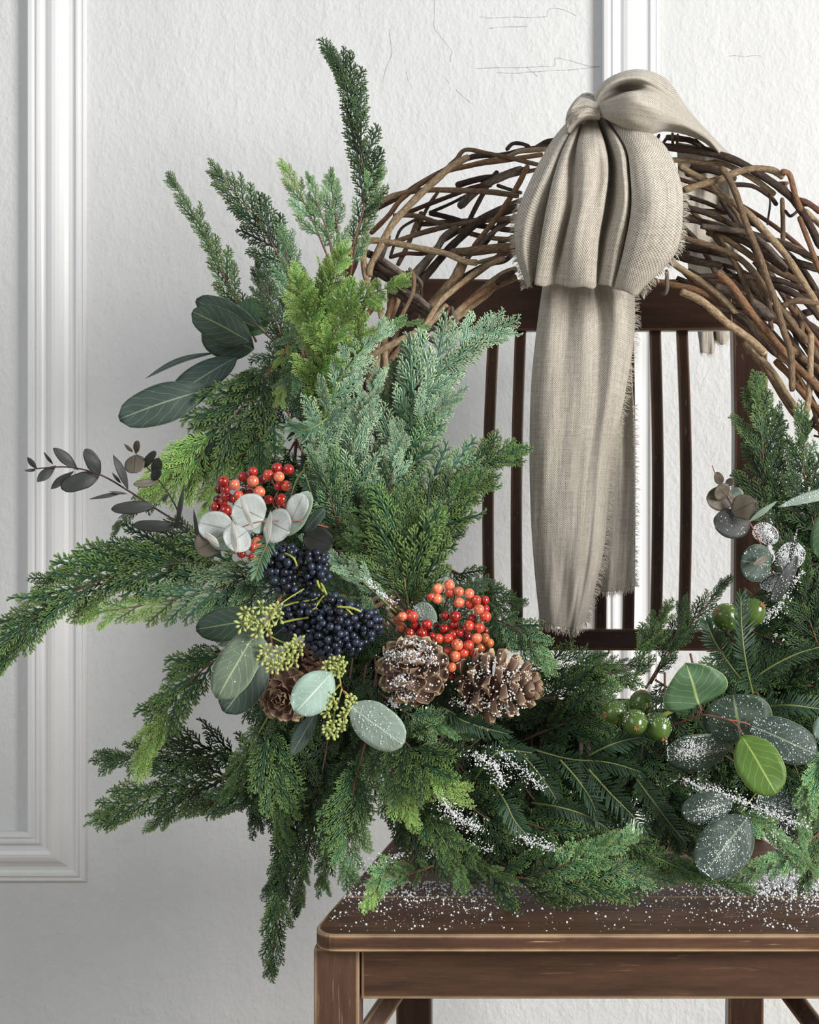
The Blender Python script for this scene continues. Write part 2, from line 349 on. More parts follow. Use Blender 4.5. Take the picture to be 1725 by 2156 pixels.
for sx,x in ((-1,XL),(1,XR)):
    xb=PB[0][0] if sx<0 else PB[1][0]
    fixn(beam('side_apron',(x,1.331,.418),(xb,1.64,.418),.018,.04,M_seat)) if False else None
    b=MB(); o0=Vector((x,1.331,0)); o1=Vector((xb,1.641,0)); q=.008
    b.add([(o0.x-q,o0.y,.3965),(o0.x+q,o0.y,.3965),(o1.x+q,o1.y,.3965),(o1.x-q,o1.y,.3965),(o0.x-q,o0.y,.4388),(o0.x+q,o0.y,.4388),(o1.x+q,o1.y,.4388),(o1.x-q,o1.y,.4388)],
        [(0,1,2,3),(7,6,5,4),(0,4,5,1),(1,5,6,2),(2,6,7,3),(3,7,4,0)]); o=b.build('side_apron',M_seatz,chair,smooth=False); fixn(o); bevel(o,.001)
    b=MB(); 
    # diagonal brace under the seat, from the apron down to the leg
    fixn(beam('leg_brace',(x-sx*.052,1.40,.394),(x-sx*.012,1.345,.345),.016,.014,M_seatz))
    fixn(beam('side_stretcher',(x,1.331,.17),(xb,1.655,.17),.02,.02,M_seatz))
b=MB(); b.box(PB[0][0]+.018,PB[1][0]-.018,1.652,1.668,.405,.4388); fixn(bevel(b.build('rear_apron',M_back,chair,smooth=False),.001))
fixn(beam('rear_stretcher',(PB[0][0]+.0175,1.668,.22),(PB[1][0]-.0175,1.668,.22),.02,.02,M_seatz))
XiL,XiR=PB[0][0]-.0145+.0165,PB[1][0]+.0145-.0165
def rail(name,za,zb,ya,yb,ex):
    b=MB(); n=12; vs=[]
    for i in range(n+1):
        t=i/n; x=XiL-ex+(XiR-XiL+2*ex)*t; bow=.010*(1-(2*t-1)**2)
        for (z,y,q) in ((za,ya,0),(zb,yb,0),(zb,yb,.016),(za,ya,.016)): vs.append((x,y+bow+q,z))
    fs=[(0,1,2,3),tuple(4*n+k for k in (3,2,1,0))]+[(4*i+k,4*i+4+k,4*i+4+(k+1)%4,4*i+(k+1)%4) for i in range(n) for k in range(4)]
    b.add(vs,fs); o=b.build(name,M_backx,chair,smooth=False); fixn(o); bevel(o,.0016); return o
rail('top_rail',.9675,1.0225,1.728,1.738,0)
rail('lower_rail',.637,.658,1.682,1.686,0)
for i in range(8):
    x_t=1040+56.6*i; x_b=1031+58.4*i
    pts=[]; n=12
    for k in range(n+1):
        t=k/n; z=.969+(.657-.969)*t; d=1.742+(1.692-1.742)*t+.010*math.sin(math.pi*t)+.008
        pxx=x_t+(x_b-x_t)*t-(3.5-i)*2.0*math.sin(math.pi*t)
        pts.append(((pxx-CX)/F*d,d,z))
    b=MB(); vs=[]
    for (x,d,z) in pts:
        for q,r in ((-1,-1),(1,-1),(1,1),(-1,1)): vs.append((x+q*.0060,d+r*.0045,z))
    b.add(vs,[(0,1,2,3),tuple(4*n+k for k in (3,2,1,0))]+[(4*j+k,4*j+(k+1)%4,4*j+4+(k+1)%4,4*j+4+k) for j in range(n) for k in range(4)])
    o=b.build('back_slat',M_back,chair,smooth=False); fixn(o); bevel(o,.001)

# ------------------------------------------------------------------ grapevine wreath
def rd(py): return 1.45+.19*(1740-py)/1440.0      # depth of the ring's middle, leaning on the back
wr=thing('grapevine_wreath','large round wreath frame woven of brown vine twigs leaning on the chair back','wreath',tuple(P(1240,1740,1.46)))
COL={'l':(.47,.35,.22),'m':(.29,.20,.125),'d':(.095,.064,.050),'o':(.33,.185,.105),'g':(.22,.18,.15),'r':(.19,.095,.065)}
def twig(pts, wpx, col, dz=0.0, cut=False):
    """pts in photo px, dz: towards the camera is negative (m)"""
    n=max(8,len(pts)*5); sp=spline([(float(x),float(y)) for x,y in pts],n); ph=random.uniform(0,6); am=random.uniform(.002,.007)
    w3=[]; r=[]
    for i,(x,y) in enumerate(sp):
        t=i/(n-1); w3.append(P(x,y,rd(y)+dz+am*math.sin(t*5+ph)))
        r.append(wpx*1.1/2/F*rd(y)*(1+.05*math.sin(i*.9+ph)+random.uniform(-.035,.035)))
    if not cut: r[0]*=.8; r[-1]*=.75
    b=MB(); b.tube(w3,r,8); o=b.build('twig',M_bark,wr); c=COL[col]; k=random.uniform(.85,1.15); o.color=(c[0]*k,c[1]*k,c[2]*k,1)
    if cut:
        t=(w3[-1]-w3[-2]).normalized(); b=MB(); b.tube([w3[-1],w3[-1]+t*.0006],r[-1]*.93,8); b.build('cut_end',M_cut,o)
    return o
def T4(p): return [(700+x*.319,250+y*.319) for x,y in p]
def T6(p): return [(1325+x*.3014,250+y*.3014) for x,y in p]
A=[ # front twigs traced on the left part
([(1440,185),(1250,210),(1130,240),(960,245),(850,280),(740,340),(560,440),(470,500),(240,620)],34,'d',-.005),
([(1430,200),(1240,215),(1160,250),(1000,285),(820,330)],30,'l',-.012),
([(770,310),(820,265),(880,205),(1010,225),(1150,255),(1300,290),(1370,305)],26,'m',-.02),
([(1150,205),(1190,165),(1250,165),(1300,185)],24,'d',-.01),([(1470,140),(1400,160),(1340,200)],34,'d',0),
([(1390,235),(1200,265),(960,300),(760,345),(600,420),(480,510),(430,560),(370,640),(250,760)],30,'o',-.022),
([(900,250),(780,320),(700,390),(600,480),(490,590),(400,690),(330,820),(250,980),(245,1040)],42,'l',-.04),
([(240,610),(330,540),(470,490),(640,470),(860,475),(1060,485),(1230,510)],34,'m',-.03),
([(1250,330),(1080,400),(960,470),(840,580)],50,'g',.005),
([(1290,310),(1230,430),(1150,560),(1080,660),(1000,760),(930,850)],32,'o',-.03),
([(1220,580),(1060,640),(940,700),(840,790),(760,870),(640,1010),(560,1100)],46,'d',-.012),
([(640,620),(760,650),(900,690),(1060,720),(1220,740)],34,'d',.01),
([(400,640),(540,640),(680,680),(800,720),(1000,780),(1220,800)],30,'m',.005),
([(110,900),(150,840),(190,808),(300,805),(430,825),(600,860),(750,890),(870,940),(960,950)],38,'l',-.045),
([(780,890),(960,870),(1100,855),(1240,850)],58,'m',-.035),([(960,950),(1100,910),(1220,860)],26,'l',-.035),
([(240,610),(215,740),(230,790),(205,900),(230,1080),(300,1220),(340,1400),(350,1700)],38,'l',-.035),
([(590,620),(560,680),(500,830),(430,970)],30,'m',.01),([(700,480),(620,600),(560,760)],22,'m',.02),
([(380,920),(420,800),(460,720),(560,660)],18,'d',.0),([(900,680),(960,560),(1050,400),(1090,350)],30,'d',.02),
([(870,930),(820,1040),(740,1140),(650,1240),(600,1330)],62,'m',-.03),([(660,900),(600,980),(520,1100),(470,1250)],38,'g',-.01),
([(820,720),(740,780),(680,870),(560,1000),(500,1090)],42,'g',-.02),
([(160,860),(300,920),(400,1000),(480,1040),(560,1120)],44,'d',-.03),([(270,960),(380,1030),(480,1080),(570,1140)],44,'d',-.035),
([(260,1000),(400,1080),(470,1110)],36,'d',-.025),([(330,930),(440,1010),(470,1040)],34,'g',-.04),
([(400,1130),(480,1190),(600,1280),(700,1350)],42,'d',-.035),([(470,1130),(560,1180),(640,1250),(720,1340)],38,'g',-.04),
([(510,990),(540,1050),(530,1150),(480,1260),(450,1310)],24,'m',-.055),([(490,1010),(560,1050),(588,1095),(560,1120),(470,1090)],24,'g',-.05),
([(1220,990),(1100,1040),(940,1170),(800,1300)],38,'l',-.03),([(1210,1040),(1090,1090),(900,1210),(780,1330)],34,'o',-.024),
([(1220,1050),(1080,1110),(1000,1180),(830,1310),(720,1420)],34,'l',-.02),([(1140,920),(1000,980),(860,1080),(720,1200),(640,1320),(600,1380)],34,'l',-.045),
([(760,1230),(620,1370),(470,1450),(300,1540),(150,1640)],40,'l',-.05),([(1090,1090),(1120,1050),(1200,1010)],30,'d',-.035),
([(790,1245),(800,1300),(830,1350),(870,1370)],24,'g',-.05),([(775,1240),(740,1340),(720,1390)],20,'r',-.05),
([(410,1180),(370,1290),(300,1460),(250,1640),(230,1800)],38,'o',-.02),([(440,1180),(400,1290),(350,1450),(280,1650),(250,1800)],34,'l',-.01),
([(480,1250),(400,1480),(300,1750)],30,'m',-.01),([(640,1370),(520,1500),(450,1620),(380,1700),(300,1850)],60,'d',0),
([(500,1460),(400,1570),(360,1620)],40,'m',-.01),([(200,1620),(215,1700),(230,1800)],28,'d',-.04),([(350,1760),(230,1850),(150,1920)],42,'m',-.03),
([(345,1400),(340,1550),(320,1750)],38,'l',-.03),([(240,1080),(330,1010)],18,'m',-.01),([(80,1020),(165,890)],34,'r',.0),
([(1220,870),(1130,940),(1000,970),(820,1070),(700,1170)],30,'d',-.01),([(380,915),(480,890),(600,890),(800,860)],26,'r',0),
([(820,440),(960,400),(1100,380),(1300,330)],40,'d',.005),([(500,620),(620,570),(780,510),(940,450),(1050,440)],28,'r',.01),
([(640,620),(760,570),(900,500)],20,'d',.02),([(1090,440),(1180,470),(1250,490)],24,'d',.015),([(930,690),(1100,640),(1220,600)],26,'m',0),
([(1000,840),(1060,760),(1110,680)],26,'d',.01),([(1100,820),(1220,770)],30,'d',.02),([(480,1480),(560,1400),(640,1300)],30,'m',-.02),
([(20,860),(90,1010),(150,1200)],30,'d',.02),([(720,1420),(650,1380),(600,1420),(690,1480)],30,'g',-.03)]
for p,wd,c,dz in A: twig(T4(p),wd*.319,c,dz)
Bt=[([(200,190),(330,205),(480,225),(620,250),(760,300),(900,380),(1050,480),(1150,570),(1240,700),(1340,900)],50,'d',-.045),
([(270,290),(400,290),(520,310),(650,310),(780,370),(900,440),(1020,530)],36,'l',-.035),
([(380,500),(500,460),(640,420),(760,370),(880,350),(1000,360),(1080,410)],44,'l',-.05),
([(640,340),(700,420),(760,560),(820,740),(900,930),(970,1130),(1030,1300),(1080,1480),(1130,1640),(1140,1900)],42,'m',-.06),
([(350,330),(450,390),(560,450),(640,530),(750,600),(850,680),(980,820),(1100,960),(1210,1130),(1290,1260),(1340,1360)],44,'l',-.045),
([(390,620),(480,640),(600,680),(740,750),(850,800),(1000,850),(1200,930),(1340,990)],40,'d',-.035),
([(380,680),(500,720),(650,790),(830,870),(960,960),(1100,1060)],44,'d',-.03),
([(500,750),(700,775),(830,800),(960,890),(1100,1050)],40,'g',-.035),
([(340,810),(440,850),(600,900),(760,970),(860,1060),(950,1180),(1060,1330),(1160,1460),(1240,1570)],40,'m',-.04),
([(540,790),(680,840),(800,920),(900,990),(1050,1070),(1200,1140)],44,'m',-.02),
([(260,980),(380,1060),(480,1120),(600,1210),(700,1300),(740,1350),(860,1440),(940,1560),(1050,1660),(1200,1760),(1340,1880)],40,'l',-.04),
([(170,1130),(300,1160),(450,1190),(600,1260),(720,1340)],40,'o',-.035),
([(420,1250),(560,1320),(720,1350),(820,1420),(900,1530),(1030,1650)],36,'d',-.04),
([(480,1100),(700,1100),(900,1110),(1050,1130),(1180,1180),(1340,1240)],36,'d',-.025),
([(610,1070),(720,1170),(820,1310),(930,1450),(1050,1590),(1150,1710),(1340,1900)],48,'o',-.05),
([(600,800),(700,940),(780,1090),(860,1280)],34,'m',-.03),([(800,1560),(930,1720),(1050,1870),(1150,2020)],44,'m',-.035),
([(850,1600),(1000,1760),(1100,1920),(1170,2020)],36,'l',-.045),([(930,1700),(1080,1960),(1180,2100)],36,'o',-.03),
([(1060,370),(1120,390),(1160,530),(1200,640)],36,'o',-.055),([(1190,690),(1240,820),(1300,980),(1340,1080)],34,'o',-.05),
([(980,520),(985,600),(965,740)],14,'d',-.02),([(1070,560),(1075,700),(1075,850)],32,'m',0),([(1150,560),(1250,590),(1340,655)],40,'r',-.03),
([(1230,640),(1340,750)],36,'l',-.03),([(1270,1500),(1270,1620),(1260,1900),(1240,2050)],40,'l',-.05),([(1150,1320),(1200,1400),(1210,1560)],34,'m',.0),
([(1020,850),(1150,900),(1250,960),(1340,1000)],46,'m',-.01),([(1160,1000),(1340,1055)],50,'d',-.015),
([(600,1170),(760,1230),(900,1310),(1000,1400)],58,'g',-.02),([(1070,1310),(1180,1270),(1340,1300)],40,'m',-.045),
([(1000,1160),(1150,1220),(1260,1300),(1340,1400)],46,'d',-.02),([(1040,1380),(1180,1480),(1250,1560),(1340,1700)],40,'m',-.03),
([(1120,1600),(1220,1680),(1340,1770)],50,'m',-.04),([(1020,1690),(1120,1790),(1200,1900),(1340,2060)],44,'o',-.03),
([(262,1060),(265,1180),(250,1220),(225,1215)],26,'g',-.05),([(210,110),(190,170)],20,'o',-.03),([(275,120),(230,180)],20,'m',-.03),
([(303,100),(305,180)],18,'o',-.03),([(340,110),(335,180)],18,'o',-.03),([(460,150),(520,200)],26,'m',-.03),
([(690,590),(760,680),(800,760)],30,'m',-.02),([(950,920),(980,1250),(990,1450)],30,'m',-.01),([(900,1030),(960,1250),(1000,1480)],28,'g',0),
([(300,880),(440,900),(600,930),(720,950)],50,'d',-.01),([(300,950),(450,990),(650,1030)],50,'d',0),([(1080,440),(1110,520),(1180,590),(1260,600)],26,'g',-.03),
([(1090,640),(1130,680),(1190,620),(1160,560)],20,'d',-.03),([(1040,450),(1110,450)],22,'o',-.04),([(260,130),(360,140),(450,160),(560,230),(700,260)],40,'d',.01),
([(600,330),(520,350),(400,380)],60,'d',.01),([(720,460),(860,470),(980,540),(1030,600)],30,'d',.0),([(430,340),(620,370),(740,420)],44,'d',.0)]
for p,wd,c,dz in Bt: twig(T6(p),wd*.3014,c,dz)
twig(T6([(370,1210),(500,1270),(600,1350),(700,1440),(830,1530),(950,1640)]),15,'l',-.055,cut=True)
twig([(1672,668),(1722,652),(1800,640)],14,'d',.03)
# the rest of the ring, all round, following the circle
rr=random.Random(11)
for i in range(96):
    a0=rr.uniform(0,360); top=(200<a0<340); span=rr.uniform(35,80); r0=rr.uniform(450,700); r1=rr.uniform(450,700); rm=rr.uniform(450,690)
    if i<74: a0=rr.uniform(-60,165)      # lower half, hidden under the greens
    else: a0=rr.uniform(185,330)
    n=6; pts=[]
    for k in range(n):
        t=k/(n-1); a=math.radians(a0+span*t); r=(1-t)**2*r0+2*t*(1-t)*rm+t*t*r1
        r=min(max(r,445),700); pts.append((1240+r*math.cos(a),1018+r*math.sin(a)*1.0))
    twig(pts,rr.uniform(7,13),rr.choice('ddmgro' if i<74 else 'ddmrg'),rr.uniform(-.01,.035))
# binder loops round the ring
for a in (20,60,90,120,150,180):
    ar=math.radians(a)
    for j in range(2):
        ar2=ar+j*.03; b=MB(); pts=[]; q=rr.uniform(0,1)
        for k in range(13):
            th=2*math.pi*k/12*.98; rr_=575+105*math.cos(th); x=1240+rr_*math.cos(ar2); y=1018+rr_*math.sin(ar2); pts.append(P(x,y,rd(y)-.012+.042*math.sin(th+math.pi)))
        b.tube(pts,.0022,6); o=b.build('binding_twig',M_bark,wr); o.color=(*COL[rr.choice('dgm')],1)
# ------------------------------------------------------------------ cedar
def frond(seed, npin=7, wid=.36, ang=43, curve=.08, fat=1.17):
    r=random.Random(seed); b=MB()
    def chain(p0,d,ln,th,nb,t0,t1,nrm,cv=None):
        pts=[];rad=[];att=[]; m=nb*2+1; p=Vector(p0); d=Vector(d).normalized(); d0=d.copy()
        for i in range(m):
            t=i/(m-1); pts.append(p.copy()); k=1.0 if i%2 else .72
            if i==0:k=.6
            if i==m-1:k=.25
            rad.append(th*k*(1-.25*t)); att.append(t0+(t1-t0)*t)
            if cv is not None: d=(d0*(1-t)+cv*t).normalized()
            p=p+d*(ln/(m-1))
        b.tube(pts,rad,4,att,flat=.62,nrm=nrm,cap=False); return pts
    Z=Vector((0,0,1)); main=[]; p=Vector((0,0,0)); n=24; sgn=r.choice((-1,1))
    for i in range(n+1):
        t=i/n; a=curve*sgn*t*2.0; main.append(p.copy()); p=p+Vector((math.cos(a),math.sin(a),-.35*t*curve*3))*(1/n)
    b.tube(main,[.021*fat*(1-.45*i/n)*(1 if i%2 else .86) for i in range(n+1)],4,[.0+.55*(i/n)**3 for i in range(n+1)],flat=.7,nrm=Z,cap=False)
    for i in range(2*npin):
        t=.07+.9*i/(2*npin); side=1 if i%2 else -1; k=int(t*n); p0=main[k]; tan=(main[min(k+1,n)]-main[max(k-1,0)]).normalized()
        env=min(1,.55+t*1.6)*(1-t)**.60*r.uniform(.82,1.15); ln=wid*env+.05
        a=math.radians(ang-10*t+r.uniform(-6,6))*side
        d=Matrix.Rotation(a,3,'Z')@tan; d.z+=r.uniform(-.13,.13); fw=(d+tan*.45).normalized()
        nb=max(3,int(ln/.040)); pp=chain(p0,d,ln,.0165*fat,nb,.15+.15*t,.95,Z,fw)
        m=len(pp); j=2; s=side
        while j<m-1:
            tt=j/(m-1); tg=(pp[j+1]-pp[j-1]).normalized(); s=-s
            l2=.150*(1-.55*tt)*min(1,env+.35)*r.uniform(.8,1.2)
            a2=math.radians(37+r.uniform(-6,6))*s; d2=Matrix.Rotation(a2,3,'Z')@tg; d2.z+=r.uniform(-.16,.16)
            chain(pp[j],d2,l2,.0155*fat,3 if l2>.08 else 2,.20+.2*tt,1.0,Z,(d2+tg*.5).normalized()); j+=2
    return b.mesh('frond_%d'%seed)
FR=[frond(100+i,r_,w_,a_,c_) for i,(r_,w_,a_,c_) in enumerate([(6,.38,41,.06),(6,.36,38,.12),(5,.42,43,.03),(7,.38,36,.16),(5,.36,34,.1),(6,.43,44,.08),(5,.40,40,.14),(6,.36,42,.02)])]
FC=[frond(200+i,6,.42,46,c_,1.35) for i,c_ in enumerate((.05,.15,.1))]     # coarser, for the nearest tips
for m in FR+FC: m.materials.append(MC['mid'])
def orient(x,nrm):
    x=x.normalized(); z=(nrm-x*nrm.dot(x)).normalized(); y=z.cross(x); return Matrix((x,y,z)).transposed()
def cedar(label, pts, Lf, n, mt, ang=36, roll=0, start=.12, taper=.55, seed=0, coarse=False, spread3=.28, stemw=5, group='cedar branches of the wreath', jr=26, tipm=None, endl=.9, stem='stem'):
    """pts: (px,py,depth). Lf: longest frond in px; n fronds, alternate either side of the stem"""
    r=random.Random(seed*77+len(label)); W=[P(*p) for p in pts]; m=max(12,n+4); sp=[Vector(q) for q in spline([tuple(v) for v in W],m)]
    root=thing('cedar_branch',label,'cedar branch',tuple(W[0]),group)
    dm=sum(p[2] for p in pts)/len(pts); b=MB(); sw=stemw/F*dm/2
    b.tube(sp,[sw*(1-.72*i/(m-1)) for i in range(m)],6); b.build('stem',{'stem':M_stem_br,'green':M_stem_gr}[stem],root)
    view=Vector((0,-1,0)); lib=FC if coarse else FR
    def put(pos,d,nrm,ln,mm):
        o=bpy.data.objects.new('frond',r.choice(lib)); C.objects.link(o); o.parent=root
        R=orient(d,nrm).to_4x4(); o.matrix_local=Matrix.Translation(pos-W[0])@R@Matrix.Diagonal((ln,ln*r.uniform(.85,1.1),ln,1))
        o.material_slots[0].link='OBJECT'; o.material_slots[0].material=MC[mm]
    for i in range(n):
        t=start+(1-start)*((i+.5)/n)**.87; k=t*(m-1); k0=min(int(k),m-2); pos=sp[k0].lerp(sp[k0+1],k-k0); tan=(sp[min(k0+2,m-1)]-sp[max(k0-1,0)]).normalized()
        nb=(view-tan*view.dot(tan)).normalized(); nb=Quaternion(tan,math.radians(roll))@nb
        side=1 if i%2 else -1
        env=min(1,.62+t*1.1)*max(.40,(1-t)**taper)*r.uniform(.8,1.15)
        a=math.radians(ang*(1-.35*t)+r.uniform(-8,8))*side
        d=Quaternion(nb,a)@tan; d=(d+nb*r.uniform(-spread3,spread3)).normalized()
        nrm=Quaternion(d,math.radians(r.uniform(-jr,jr)))@nb
        put(pos,d,nrm,px2m(Lf*env,pos.y),tipm if (tipm and t>.6) else mt)
    tan=(sp[-1]-sp[-3]).normalized(); nb=(view-tan*view.dot(tan)).normalized()
    put(sp[-2],tan,nb,px2m(Lf*endl*.55,sp[-2].y),tipm or mt)
    return root
